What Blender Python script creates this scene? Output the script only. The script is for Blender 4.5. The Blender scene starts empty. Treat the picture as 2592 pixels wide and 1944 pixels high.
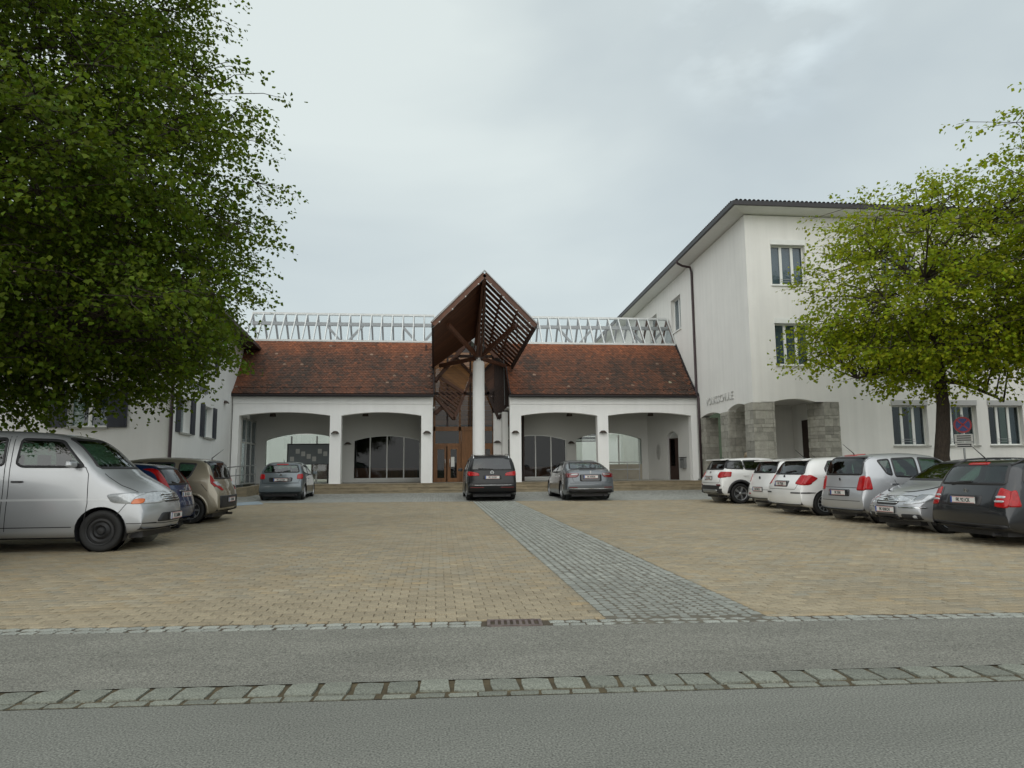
import bpy, math, random
import numpy as np
from mathutils import Vector, Matrix
from mathutils.bvhtree import BVHTree
random.seed(7)
rng = np.random.default_rng(7)
scene = bpy.context.scene
COL = scene.collection
R = math.radians
# ------------------------------------------------------------------ camera
CAM_H, YAW, PITCH, ROLL = 1.42, R(6.17), R(6.91), R(.46)
_F = Vector((math.sin(YAW)*math.cos(PITCH), math.cos(YAW)*math.cos(PITCH), math.sin(PITCH)))
_R = Vector((math.cos(YAW), -math.sin(YAW), 0)); _U = _R.cross(_F)
_R2 = _R*math.cos(ROLL) - _U*math.sin(ROLL); _U2 = _U*math.cos(ROLL) + _R*math.sin(ROLL)
cam = bpy.data.cameras.new('camera'); cam.lens = 36*1770/2592; cam.sensor_width = 36
cam.clip_start = .1; cam.clip_end = 5000
cam_ob = bpy.data.objects.new('camera', cam); COL.objects.link(cam_ob)
M = Matrix.Identity(4)
for i in range(3):
    M[i][0] = _R2[i]; M[i][1] = _U2[i]; M[i][2] = -_F[i]
M[2][3] = CAM_H
cam_ob.matrix_world = M
scene.camera = cam_ob
# ------------------------------------------------------------------ sky and sun (overcast)
SUN_EL, SUN_AZ = R(38), R(202)          # azimuth clockwise from +Y
w = bpy.data.worlds.new('World'); scene.world = w; w.use_nodes = True
nt = w.node_tree; N = nt.nodes; L = nt.links
for n in list(N): N.remove(n)
out = N.new('ShaderNodeOutputWorld'); bg = N.new('ShaderNodeBackground'); bg.inputs[1].default_value = .1
sky = N.new('ShaderNodeTexSky'); sky.sky_type = 'NISHITA'; sky.sun_disc = False
sky.sun_elevation = SUN_EL; sky.sun_rotation = SUN_AZ; sky.air_density = 1.2; sky.dust_density = 3
tc = N.new('ShaderNodeTexCoord'); mp = N.new('ShaderNodeMapping'); mp.inputs['Scale'].default_value = (1, 1, 2.2)
mp.inputs['Location'].default_value = (.35, 1.9, .2)
n1 = N.new('ShaderNodeTexNoise'); n1.inputs['Scale'].default_value = 1.15; n1.inputs['Detail'].default_value = 5; n1.inputs['Roughness'].default_value = .5; n1.inputs['Distortion'].default_value = .4
rp = N.new('ShaderNodeValToRGB')
rp.color_ramp.elements[0].position = .34; rp.color_ramp.elements[0].color = (.56, .635, .66, 1)
rp.color_ramp.elements[1].position = .68; rp.color_ramp.elements[1].color = (.80, .875, .855, 1)
e = rp.color_ramp.elements.new(.52); e.color = (.665, .74, .745, 1)
sc10 = N.new('ShaderNodeVectorMath'); sc10.operation = 'SCALE'; sc10.inputs['Scale'].default_value = 6.95
mx = N.new('ShaderNodeMix'); mx.data_type = 'RGBA'; mx.inputs[0].default_value = .10
L.new(tc.outputs['Generated'], mp.inputs[0]); L.new(mp.outputs[0], n1.inputs[0]); L.new(n1.outputs[0], rp.inputs[0])
L.new(rp.outputs[0], sc10.inputs[0]); L.new(sc10.outputs[0], mx.inputs[6]); L.new(sky.outputs[0], mx.inputs[7])
gd = ((_F*1770 + _R2*(1935-1296) + _U2*(972-45)).normalized())
dp = N.new('ShaderNodeVectorMath'); dp.operation = 'DOT_PRODUCT'; dp.inputs[1].default_value = gd; nz_ = N.new('ShaderNodeVectorMath'); nz_.operation = 'NORMALIZE'; L.new(tc.outputs['Generated'], nz_.inputs[0]); L.new(nz_.outputs[0], dp.inputs[0])
gm = N.new('ShaderNodeMapRange'); gm.interpolation_type = 'SMOOTHERSTEP'; gm.inputs['From Min'].default_value = math.cos(R(9)); gm.inputs['From Max'].default_value = 1; L.new(dp.outputs['Value'], gm.inputs['Value'])
n2 = N.new('ShaderNodeTexNoise'); n2.inputs['Scale'].default_value = 9; n2.inputs['Detail'].default_value = 6; L.new(mp.outputs[0], n2.inputs[0])
gr = N.new('ShaderNodeMapRange'); gr.inputs['From Min'].default_value = .45; gr.inputs['From Max'].default_value = .68; L.new(n2.outputs[0], gr.inputs['Value'])
gg = N.new('ShaderNodeMath'); gg.operation = 'MULTIPLY'; L.new(gm.outputs[0], gg.inputs[0]); L.new(gr.outputs[0], gg.inputs[1])
g2 = N.new('ShaderNodeMath'); g2.operation = 'MULTIPLY_ADD'; g2.inputs[1].default_value = .22; g2.inputs[2].default_value = 1; L.new(gg.outputs[0], g2.inputs[0])
gs = N.new('ShaderNodeVectorMath'); gs.operation = 'SCALE'; L.new(mx.outputs[2], gs.inputs[0]); L.new(g2.outputs[0], gs.inputs['Scale'])
L.new(gs.outputs[0], bg.inputs[0]); L.new(bg.outputs[0], out.inputs[0])
sun = bpy.data.lights.new('sun', 'SUN'); sun.energy = 1.5; sun.angle = R(115); sun.color = (1, .97, .93)
sun_ob = bpy.data.objects.new('sun', sun); COL.objects.link(sun_ob)
sd = Vector((math.sin(SUN_AZ)*math.cos(SUN_EL), math.cos(SUN_AZ)*math.cos(SUN_EL), math.sin(SUN_EL)))
sun_ob.rotation_euler = (-sd).to_track_quat('-Z', 'Y').to_euler(); sun_ob.location = (0, 0, 60)
vs = scene.view_settings; vs.view_transform = 'Standard'; vs.look = 'None'; vs.exposure = .50; vs.gamma = 1; vs.use_curve_mapping = False
scene.cycles.max_bounces = 6; scene.cycles.transparent_max_bounces = 12

# ------------------------------------------------------------------ picture -> place
def ray(px, py):
    d = _F*1770 + _R2*(px-1296) + _U2*(972-py)
    return d.normalized()
C0 = Vector((0, 0, CAM_H))
def gz(y): return min(max(y-6.5, 0), 26.8)*.012632
def atY(px, py, Y):
    d = ray(px, py); return C0 + d*(Y/d.y)
def atG(px, py):
    z = 0
    for i in range(25):
        d = ray(px, py); p = C0 + d*((z-CAM_H)/d.z); z = gz(p.y)
    return p

# ------------------------------------------------------------------ materials
MATS = {}
def newmat(name):
    m = bpy.data.materials.new(name); m.use_nodes = True
    t = m.node_tree; b = t.nodes['Principled BSDF']
    MATS[name] = m
    return m, t, b
def lin(*c):
    return tuple(((v/255+.055)/1.055)**2.4 if v > 10 else v/255/12.92 for v in c)+(1,)
def mat(name, col, rough=.8, metal=0, var=0, scale=3, bump=0, bscale=40, spec=.5, attr=False, objrand=0, coat=0, streak=0, speck=0, speckx=0, speckcol=(0, 0, 0), stretch=None, detail=6, backdark=False, wvar=0, wscale=.6, wstretch=(1, 1, 1)):
    m, t, b = newmat(name); N = t.nodes; Lk = t.links
    c = tuple(col)+(1,) if len(col) == 3 else tuple(col)
    b.inputs['Base Color'].default_value = c
    b.inputs['Roughness'].default_value = rough; b.inputs['Metallic'].default_value = metal
    b.inputs['Specular IOR Level'].default_value = spec; b.inputs['Coat Weight'].default_value = coat; b.inputs['Coat Roughness'].default_value = .06
    cur = None
    tcn = N.new('ShaderNodeTexCoord'); src = tcn.outputs['Object']
    if stretch:
        mpn = N.new('ShaderNodeMapping'); mpn.inputs['Scale'].default_value = stretch; Lk.new(src, mpn.inputs[0]); src = mpn.outputs[0]
    def rgb(colr):
        n = N.new('ShaderNodeRGB'); n.outputs[0].default_value = colr; return n.outputs[0]
    def mul(a, fac_out, lo, hi):
        mr = N.new('ShaderNodeMapRange'); mr.inputs['To Min'].default_value = lo; mr.inputs['To Max'].default_value = hi
        mr.inputs['From Min'].default_value = .25; mr.inputs['From Max'].default_value = .75
        Lk.new(fac_out, mr.inputs['Value'])
        v = N.new('ShaderNodeVectorMath'); v.operation = 'SCALE'; Lk.new(a, v.inputs[0]); Lk.new(mr.outputs[0], v.inputs['Scale']); return v.outputs[0]
    cur = rgb(c)
    if attr:
        a = N.new('ShaderNodeAttribute'); a.attribute_name = 'Col'
        mm = N.new('ShaderNodeMix'); mm.data_type = 'RGBA'; mm.blend_type = 'MULTIPLY'; mm.inputs[0].default_value = 1
        Lk.new(cur, mm.inputs[6]); Lk.new(a.outputs['Color'], mm.inputs[7]); cur = mm.outputs[2]
    if objrand:
        oi = N.new('ShaderNodeObjectInfo')
        mr = N.new('ShaderNodeMapRange'); mr.inputs['To Min'].default_value = 1-objrand; mr.inputs['To Max'].default_value = 1+objrand; Lk.new(oi.outputs['Random'], mr.inputs['Value'])
        v = N.new('ShaderNodeVectorMath'); v.operation = 'SCALE'; Lk.new(cur, v.inputs[0]); Lk.new(mr.outputs[0], v.inputs['Scale']); cur = v.outputs[0]
    if var:
        ns = N.new('ShaderNodeTexNoise'); ns.inputs['Scale'].default_value = scale; ns.inputs['Detail'].default_value = detail; ns.inputs['Roughness'].default_value = .6
        Lk.new(src, ns.inputs['Vector']); cur = mul(cur, ns.outputs[0], 1-var, 1+var)
    if streak:
        mpn = N.new('ShaderNodeMapping'); mpn.inputs['Scale'].default_value = (3.2, 3.2, .16); Lk.new(tcn.outputs['Object'], mpn.inputs[0])
        ns = N.new('ShaderNodeTexNoise'); ns.inputs['Scale'].default_value = 1.3; ns.inputs['Detail'].default_value = 5
        Lk.new(mpn.outputs[0], ns.inputs['Vector']); cur = mul(cur, ns.outputs[0], 1-streak, 1+streak*.5)
    if speck:
        vo = N.new('ShaderNodeTexNoise'); vo.inputs['Scale'].default_value = speck; vo.inputs['Detail'].default_value = 2; Lk.new(tcn.outputs['Object'], vo.inputs['Vector'])
        cur = mul(cur, vo.outputs[0], .50-.25*speckx, 1.55+.45*speckx)
    if wvar:
        ge0 = N.new('ShaderNodeNewGeometry'); mpw = N.new('ShaderNodeMapping'); mpw.inputs['Scale'].default_value = wstretch; Lk.new(ge0.outputs['Position'], mpw.inputs[0])
        nw = N.new('ShaderNodeTexNoise'); nw.inputs['Scale'].default_value = wscale; nw.inputs['Detail'].default_value = 7; nw.inputs['Roughness'].default_value = .65; Lk.new(mpw.outputs[0], nw.inputs['Vector'])
        cur = mul(cur, nw.outputs[0], 1-wvar, 1+wvar)
    if cur is not None: Lk.new(cur, b.inputs['Base Color'])
    if backdark:
        ge = N.new('ShaderNodeNewGeometry'); mm = N.new('ShaderNodeMix'); mm.data_type = 'RGBA'
        Lk.new(ge.outputs['Backfacing'], mm.inputs[0]); Lk.new(cur, mm.inputs[6]); mm.inputs[7].default_value = (.02, .02, .022, 1); Lk.new(mm.outputs[2], b.inputs['Base Color'])
    if bump:
        ns = N.new('ShaderNodeTexNoise'); ns.inputs['Scale'].default_value = bscale; ns.inputs['Detail'].default_value = 4
        Lk.new(tcn.outputs['Object'], ns.inputs['Vector'])
        bp = N.new('ShaderNodeBump'); bp.inputs['Strength'].default_value = bump; bp.inputs['Distance'].default_value = .02
        Lk.new(ns.outputs[0], bp.inputs['Height']); Lk.new(bp.outputs[0], b.inputs['Normal'])
    return m
def glass(name, tint, base, rough=.02, ior=1.5, extra=.03, dust=.0):
    m = bpy.data.materials.new(name); m.use_nodes = True; t = m.node_tree; N = t.nodes; Lk = t.links
    for n in list(N): N.remove(n)
    o = N.new('ShaderNodeOutputMaterial'); tr = N.new('ShaderNodeBsdfTransparent'); tr.inputs[0].default_value = tuple(tint)+(1,)
    df = N.new('ShaderNodeBsdfDiffuse'); df.inputs[0].default_value = tuple(base)+(1,)
    gl = N.new('ShaderNodeBsdfGlossy'); gl.inputs['Roughness'].default_value = rough; gl.inputs[0].default_value = (.95, .97, 1, 1)
    a = N.new('ShaderNodeMixShader'); a.inputs[0].default_value = dust; Lk.new(tr.outputs[0], a.inputs[1]); Lk.new(df.outputs[0], a.inputs[2])
    ge = N.new('ShaderNodeNewGeometry'); dt = N.new('ShaderNodeVectorMath'); dt.operation = 'DOT_PRODUCT'; Lk.new(ge.outputs['Normal'], dt.inputs[0]); Lk.new(ge.outputs['Incoming'], dt.inputs[1])
    ab = N.new('ShaderNodeMath'); ab.operation = 'ABSOLUTE'; Lk.new(dt.outputs['Value'], ab.inputs[0])
    om = N.new('ShaderNodeMath'); om.operation = 'SUBTRACT'; om.inputs[0].default_value = 1; Lk.new(ab.outputs[0], om.inputs[1])
    pw = N.new('ShaderNodeMath'); pw.operation = 'POWER'; pw.inputs[1].default_value = 5; Lk.new(om.outputs[0], pw.inputs[0])
    ad = N.new('ShaderNodeMath'); ad.operation = 'MULTIPLY_ADD'; ad.inputs[1].default_value = .92-extra; ad.inputs[2].default_value = .045+extra; ad.use_clamp = True; Lk.new(pw.outputs[0], ad.inputs[0])
    b2 = N.new('ShaderNodeMixShader'); Lk.new(ad.outputs[0], b2.inputs[0]); Lk.new(a.outputs[0], b2.inputs[1]); Lk.new(gl.outputs[0], b2.inputs[2])
    Lk.new(b2.outputs[0], o.inputs[0]); MATS[name] = m
    return m

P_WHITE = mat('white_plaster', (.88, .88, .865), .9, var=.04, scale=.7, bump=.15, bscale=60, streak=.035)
P_SCHOOL = mat('school_plaster', (.76, .75, .715), .92, var=.06, scale=.5, bump=.2, bscale=50, streak=.06)
P_LEFT = mat('office_plaster', (.76, .76, .74), .92, var=.05, scale=.6, bump=.2, bscale=50, streak=.05)
P_INNER = mat('shaded_plaster', (.50, .50, .48), .9, var=.05, scale=.7, bump=.15, bscale=60)  # white plaster darkened in its colour to give the arcade its shade
P_COURT = mat('court_plaster', (.82, .84, .82), .9, var=.03, scale=.6)
TRIM = mat('white_trim', (.76, .77, .74), .5, var=.04, scale=4)
CREASE = mat('joint_shadow', (.35, .35, .34), .9)
DARKMETAL = mat('dark_metal', (.03, .028, .03), .45, .3, var=.2, scale=8)
PIPE = mat('brown_pipe', (.045, .028, .032), .4, .3, var=.15, scale=6)
GREYMETAL = mat('grey_metal', (.30, .31, .31), .4, .7, var=.1, scale=9)
STEEL = mat('steel_rail', (.33, .34, .34), .35, .8, var=.1, scale=9)
ALU = mat('aluminium_frame', (.46, .46, .44), .45, .4, var=.08, scale=6)
SKYFRAME = mat('skylight_frame_paint', (.66, .68, .67), .5, .2, var=.1, scale=5)
SKYBEAM = mat('skylight_beam', (.34, .35, .36), .6, var=.15, scale=4)
WOOD = mat('stained_wood', (.115, .046, .024), .55, var=.35, scale=3, bump=.2, bscale=30, stretch=(1, 6, 1), objrand=.25)
WOODLIGHT = mat('oak_wood', (.20, .085, .025), .5, var=.3, scale=3, stretch=(4, 4, .6), objrand=.15)
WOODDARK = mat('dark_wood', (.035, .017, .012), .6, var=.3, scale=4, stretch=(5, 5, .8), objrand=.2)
TILE = mat('clay_tile', (1, 1, 1), .85, var=.22, scale=9, attr=True, bump=.3, bscale=60)
TILEFLAT = mat('old_roof_tile', (.075, .04, .032), .85, var=.35, scale=3, bump=.4, bscale=20)
SCHOOLTILE = mat('school_roof_tile', (.05, .032, .028), .85, var=.35, scale=5, objrand=.2)
STONE = mat('pillar_stone', (.30, .29, .25), .85, var=.22, scale=6, bump=.5, bscale=25, objrand=.22)
MORTAR = mat('mortar', (.14, .13, .11), .95)
SANDSTONE = mat('step_stone', (.27, .225, .15), .85, var=.32, scale=2.2, bump=.3, bscale=30, objrand=.12, stretch=(1, 1, 3))
PLATFORM = mat('platform_stone', (.36, .33, .27), .8, var=.15, scale=2)
PAVER = mat('paver_attr', (.285, .24, .163), .9, wvar=.15, wscale=.45, attr=True, bump=.35, bscale=160, speck=130)
PAVER1 = mat('paver_single', (.285, .24, .163), .9, objrand=.12, wvar=.15, wscale=.45, var=.12, scale=14, bump=.35, bscale=160, speck=130)
SETT = mat('sett_attr', (.27, .28, .25), .85, var=.12, scale=6, attr=True, bump=.5, bscale=70)
KERBM = mat('kerb_stone', (.178, .187, .155), .85, objrand=.2, var=.2, scale=9, bump=.6, bscale=60, speck=80)
SETT1 = mat('sett_single', (.26, .27, .24), .85, objrand=.16, var=.16, scale=11, bump=.5, bscale=70, speck=90)
MOSS = mat('mossy_joint', (.075, .058, .03), 1, var=.6, scale=7)
SANDJ = mat('sand_joint', (.12, .11, .085), 1, var=.4, scale=14)
JOINT = mat('paving_joint', (.075, .058, .038), 1, var=.5, scale=12)
ASPHALT = mat('asphalt', (.150, .153, .134), .92, wvar=.16, wscale=.8, wstretch=(.5, 1.6, 1), bump=.3, bscale=140, speck=85, speckx=.55)
ASPHALT2 = mat('walk_asphalt', (.160, .158, .135), .92, wvar=.2, wscale=1.1, wstretch=(.6, 1.4, 1), bump=.4, bscale=100, speck=80, speckx=.8)
GRASSY = mat('far_ground', (.10, .12, .06), 1, var=.3, scale=.3)
RUSTIRON = mat('cast_iron', (.16, .125, .115), .6, .4, var=.4, scale=20, bump=.3, bscale=60)
BLACK = mat('black_void', (.006, .006, .006), .9)
RUBBER = mat('rubber', (.012, .012, .012), .75, var=.2, scale=20)
PLASTIC = mat('black_plastic', (.022, .022, .024), .55, var=.15, scale=15)
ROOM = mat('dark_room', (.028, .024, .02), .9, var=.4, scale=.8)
BLIND = mat('grey_blind', (.36, .39, .44), .8, var=.06, scale=2)
BOARD = mat('board_grey', (.16, .18, .19), .6, var=.1, scale=3)
REFLWOOD = mat('reflection_wood', (.36, .16, .045), .5, var=.3, scale=3, stretch=(.6, 4, 4), objrand=.2)  # warm tone of the canopy's reflection, put on modelled boards
SHUTTER = mat('shutter_paint', (.035, .04, .055), .55, var=.15, scale=8)
LAMPMAT = mat('lamp_brown', (.06, .045, .035), .4, .5)
LETTER = mat('letter_grey', (.56, .56, .54), .5, .2)
LETTER2 = mat('letter_slate', (.20, .215, .24), .5, .2)
BARK = mat('bark', (.045, .034, .026), .95, var=.5, scale=9, bump=1, bscale=18, stretch=(3, 3, .7))
def leafmat(name, c1, tr):
    m = bpy.data.materials.new(name); m.use_nodes = True; t = m.node_tree; N = t.nodes; Lk = t.links
    b = N['Principled BSDF']; b.inputs['Roughness'].default_value = .6; b.inputs['Specular IOR Level'].default_value = .18
    a = N.new('ShaderNodeAttribute'); a.attribute_name = 'Col'
    mm = N.new('ShaderNodeMix'); mm.data_type = 'RGBA'; mm.blend_type = 'MULTIPLY'; mm.inputs[0].default_value = 1; mm.inputs[6].default_value = tuple(c1)+(1,)
    Lk.new(a.outputs['Color'], mm.inputs[7]); Lk.new(mm.outputs[2], b.inputs['Base Color'])
    tl = N.new('ShaderNodeBsdfTranslucent'); sc = N.new('ShaderNodeVectorMath'); sc.operation = 'SCALE'; sc.inputs['Scale'].default_value = 1.5
    Lk.new(mm.outputs[2], sc.inputs[0]); Lk.new(sc.outputs[0], tl.inputs[0])
    ms = N.new('ShaderNodeMixShader'); ms.inputs[0].default_value = tr; Lk.new(b.outputs[0], ms.inputs[1]); Lk.new(tl.outputs[0], ms.inputs[2])
    Lk.new(ms.outputs[0], N['Material Output'].inputs[0]); return m
LEAF_D = leafmat('leaf_dark', (.086, .128, .009), .38)
LEAF_L = leafmat('leaf_fresh', (.215, .262, .012), .44)
FAROREST = mat('far_forest', (.035, .05, .03), 1, var=.5, scale=.06)
WINGLASS = glass('window_glass', (.62, .68, .70), (.3, .32, .33), extra=-.005, dust=.01)
SKYGLASS = glass('skylight_glass', (.95, .97, .97), (.6, .62, .62), extra=.0, dust=.05)
CLEARGLASS = glass('clear_glass', (.86, .90, .88), (.5, .5, .5), extra=.0, dust=.02)
DOORGLASS = glass('entrance_glass', (.42, .40, .38), (.06, .06, .06), extra=-.02, dust=.02)
GABLEGLASS = glass('gable_glass', (.55, .52, .50), (.06, .06, .06), extra=.16, dust=.02)
CARGLASS = glass('car_glass', (.24, .36, .29), (.04, .05, .05), extra=.04, dust=.02)
CARGLASS_D = glass('car_glass_dark', (.05, .06, .06), (.01, .012, .012), extra=.03, dust=.2)

# ------------------------------------------------------------------ mesh helpers
class MB:
    def __init__(s): s.v = []; s.f = []
    def add(s, vs, fs):
        o = len(s.v); s.v.extend([tuple(p) for p in vs]); s.f.extend([tuple(i+o for i in f) for f in fs]); return s
    def box(s, x0, x1, y0, y1, z0, z1, M=None):
        vs = [Vector((x, y, z)) for z in (z0, z1) for y in (y0, y1) for x in (x0, x1)]
        if M is not None: vs = [M @ p for p in vs]
        return s.add(vs, [(0, 2, 3, 1), (4, 5, 7, 6), (0, 1, 5, 4), (2, 6, 7, 3), (0, 4, 6, 2), (1, 3, 7, 5)])
    def bar(s, a, b, w, h, up=(0, 0, 1)):
        a = Vector(a); b = Vector(b); d = (b-a).normalized(); up = Vector(up)
        sx = d.cross(up)
        if sx.length < 1e-4: sx = d.cross(Vector((0, 1, 0)))
        sx.normalize(); u = sx.cross(d)
        vs = [p+sx*(i*w/2)+u*(j*h/2) for p in (a, b) for i, j in ((-1, -1), (1, -1), (1, 1), (-1, 1))]
        return s.add(vs, [(0, 1, 2, 3)[::-1], (4, 5, 6, 7), (0, 1, 5, 4), (1, 2, 6, 5), (2, 3, 7, 6), (3, 0, 4, 7)])
    def tube(s, pts, rad, n=8, cap=True):
        pts = [Vector(p) for p in pts]
        if not hasattr(rad, '__len__'): rad = [rad]*len(pts)
        rings = []; o = len(s.v)
        pu = None
        for i, p in enumerate(pts):
            d = (pts[min(i+1, len(pts)-1)]-pts[max(i-1, 0)]).normalized()
            if pu is None:
                pu = d.cross(Vector((0, 0, 1)))
                if pu.length < 1e-3: pu = d.cross(Vector((1, 0, 0)))
                pu.normalize()
            else:
                pu = (pu - d*pu.dot(d)).normalized()
            q = d.cross(pu)
            for k in range(n):
                a = 2*math.pi*k/n; s.v.append(tuple(p+(pu*math.cos(a)+q*math.sin(a))*rad[i]))
        for i in range(len(pts)-1):
            for k in range(n):
                s.f.append((o+i*n+k, o+i*n+(k+1) % n, o+(i+1)*n+(k+1) % n, o+(i+1)*n+k))
        if cap:
            s.f.append(tuple(o+k for k in range(n))[::-1]); s.f.append(tuple(o+(len(pts)-1)*n+k for k in range(n)))
        return s
    def lathe(s, prof, n=16, M=None, a0=0, a1=2*math.pi):
        o = len(s.v); closed = abs(a1-a0-2*math.pi) < 1e-6; m = n if closed else n+1
        for r_, z in prof:
            for k in range(m):
                a = a0+(a1-a0)*k/n; p = Vector((r_*math.cos(a), r_*math.sin(a), z)); s.v.append(tuple(M @ p if M is not None else p))
        for i in range(len(prof)-1):
            for k in range(n):
                k2 = (k+1) % m; s.f.append((o+i*m+k, o+i*m+k2, o+(i+1)*m+k2, o+(i+1)*m+k))
        return s
    def build(s, name, m, parent=None, smooth=False):
        me = bpy.data.meshes.new(name); me.from_pydata(s.v, [], s.f); me.update()
        if m: me.materials.append(m)
        if smooth:
            me.polygons.foreach_set('use_smooth', [True]*len(me.polygons))
        ob = bpy.data.objects.new(name, me); COL.objects.link(ob)
        if parent: ob.parent = parent
        return ob
def tag(o, label=None, cat=None, group=None, kind=None):
    if label: o['label'] = label
    if cat: o['category'] = cat
    if group: o['group'] = group
    if kind: o['kind'] = kind
    return o
def empty(name, loc=(0, 0, 0), rz=0):
    o = bpy.data.objects.new(name, None); COL.objects.link(o); o.location = loc; o.rotation_euler = (0, 0, rz); o.empty_display_size = .2
    return o
def inst(name, me, loc, rz=0, parent=None, scale=None, rot=None):
    o = bpy.data.objects.new(name, me); COL.objects.link(o); o.location = loc; o.rotation_euler = rot if rot else (0, 0, rz)
    if scale: o.scale = scale
    if parent: o.parent = parent
    return o
def mesh_np(name, V, Fq, m, parent=None, col=None, smooth=False):
    me = bpy.data.meshes.new(name); V = np.asarray(V, np.float32); Fq = np.asarray(Fq, np.int32)
    k = Fq.shape[1]
    me.vertices.add(len(V)); me.vertices.foreach_set('co', V.ravel())
    me.loops.add(Fq.size); me.loops.foreach_set('vertex_index', Fq.ravel())
    me.polygons.add(len(Fq)); me.polygons.foreach_set('loop_start', np.arange(0, Fq.size, k, dtype=np.int32)); me.polygons.foreach_set('loop_total', np.full(len(Fq), k, np.int32))
    if smooth: me.polygons.foreach_set('use_smooth', np.ones(len(Fq), bool))
    me.update(calc_edges=True)
    if col is not None:
        a = me.color_attributes.new('Col', 'FLOAT_COLOR', 'POINT'); c4 = np.ones((len(V), 4), np.float32); c4[:, :3] = col; a.data.foreach_set('color', c4.ravel())
    me.materials.append(m)
    ob = bpy.data.objects.new(name, me); COL.objects.link(ob)
    if parent: ob.parent = parent
    return ob
def text(name, body, size, M, m, parent=None, extrude=.008, sx=1, align='LEFT', bold=0):
    cu = bpy.data.curves.new(name, 'FONT'); cu.body = body; cu.size = size; cu.extrude = extrude; cu.align_x = align; cu.resolution_u = 2; cu.offset = bold
    o = bpy.data.objects.new(name, cu)
    me = bpy.data.meshes.new_from_object(o); me.name = name; bpy.data.objects.remove(o); bpy.data.curves.remove(cu)
    me.materials.clear(); me.materials.append(m)
    o = bpy.data.objects.new(name, me); COL.objects.link(o)
    if parent: o.parent = parent
    o.matrix_local = M @ Matrix.Diagonal((sx, 1, 1, 1))
    return o
def frame_matrix(o, x, z):
    x = Vector(x).normalized(); z = Vector(z).normalized(); y = z.cross(x)
    m = Matrix.Identity(4)
    for i in range(3): m[i][0] = x[i]; m[i][1] = y[i]; m[i][2] = z[i]; m[i][3] = o[i]
    return m
def wall_with_openings(mb, x0, x1, z0, z1, th, ops, T, nseg=14):
    """local x along the wall, y=0 outer face, y=th inner face. ops: (xa,xb,zsill,zspring,rise)"""
    def P(x, y, z): return T @ Vector((x, y, z))
    def quad(a, b, c, d): mb.add([P(*a), P(*b), P(*c), P(*d)], [(0, 1, 2, 3)])
    def both(xa, xb, za0, zb0, za1, zb1):
        quad((xa, 0, za0), (xb, 0, zb0), (xb, 0, zb1), (xa, 0, za1)); quad((xb, th, zb0), (xa, th, za0), (xa, th, za1), (xb, th, zb1))
    ops = sorted(ops); x = x0
    for (xa, xb, zs, zp, rise) in ops:
        if xa > x+1e-6: both(x, xa, z0, z0, z1, z1)
        if zs > z0+1e-6:
            both(xa, xb, z0, z0, zs, zs); quad((xa, 0, zs), (xb, 0, zs), (xb, th, zs), (xa, th, zs))
        if rise > 1e-4:
            hw = (xb-xa)/2; rad = (hw*hw+rise*rise)/(2*rise); cx = (xa+xb)/2; cz = zp+rise-rad
            xs = [xa+(xb-xa)*i/nseg for i in range(nseg+1)]; zz = [cz+math.sqrt(max(rad*rad-(q-cx)**2, 0)) for q in xs]
        else:
            xs = [xa, xb]; zz = [zp, zp]
        for i in range(len(xs)-1):
            both(xs[i], xs[i+1], zz[i], zz[i+1], z1, z1)
            quad((xs[i], th, zz[i]), (xs[i+1], th, zz[i+1]), (xs[i+1], 0, zz[i+1]), (xs[i], 0, zz[i]))
        quad((xa, 0, zs), (xa, th, zs), (xa, th, zp), (xa, 0, zp)); quad((xb, th, zs), (xb, 0, zs), (xb, 0, zp), (xb, th, zp))
        x = xb
    if x < x1-1e-6: both(x, x1, z0, z0, z1, z1)
    quad((x0, 0, z1), (x1, 0, z1), (x1, th, z1), (x0, th, z1)); quad((x0, th, z0), (x0, 0, z0), (x0, 0, z1), (x0, th, z1)); quad((x1, 0, z0), (x1, th, z0), (x1, th, z1), (x1, 0, z1))
    return mb
# ================================================================== ground
def struct(o): return tag(o, kind='structure')
def sheet(name, pts, m): return struct(MB().add(pts, [tuple(range(len(pts)))]).build(name, m))
def kb(x): return 4.945-.042*x
def km(x): return 4.69-.042*x
def kf(x): return 4.60-.042*x
def eb(x): return 6.80-.066*x
def ef(x): return 6.565-.066*x
def pl(y): return 1.605-.0150*(y-6.8)        # path, edges
def pr(y): return 3.14-.0150*(y-6.8)
def pb(x): return 25.95-.085*x
XL, XR = -24, 34
sheet('ground', [(-1500, -1500, -.04), (1500, -1500, -.04), (1500, 1500, -.04), (-1500, 1500, -.04)], GRASSY)
sheet('road', [(-120, -40, 0), (120, -40, 0), (120, kf(120), 0), (-120, kf(-120), 0)], ASPHALT)
sheet('sidewalk', [(-60, kb(-60)-.012, .014), (60, kb(60)-.012, .014), (60, ef(60), .004), (-60, ef(-60), .004)], ASPHALT2)
def profile_sheet(name, f0, f1, dz, m, n=30, x0=XL, x1=XR):
    V = []; Fq = []
    for i in range(n+1):
        for x in (x0, x1):
            y = f0(x)+(f1(x)-f0(x))*i/n; V.append((x, y, gz(y)+dz))
    for i in range(n): Fq.append((2*i, 2*i+1, 2*i+3, 2*i+2))
    return struct(MB().add(V, Fq).build(name, m))
plaza = profile_sheet('plaza', lambda x: ef(x)-.0, lambda x: 46, -.012, JOINT)
kerb = sheet('kerb', [(-60, kf(-60), .003), (60, kf(60), .003), (60, kb(60)+.02, .006), (-60, kb(-60)+.02, .006)], MOSS)
border = sheet('paving_border', [(XL, ef(XL), -.004), (XR, ef(XR), -.004), (XR, eb(XR), -.004), (XL, eb(XL), -.004)], JOINT)
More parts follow.
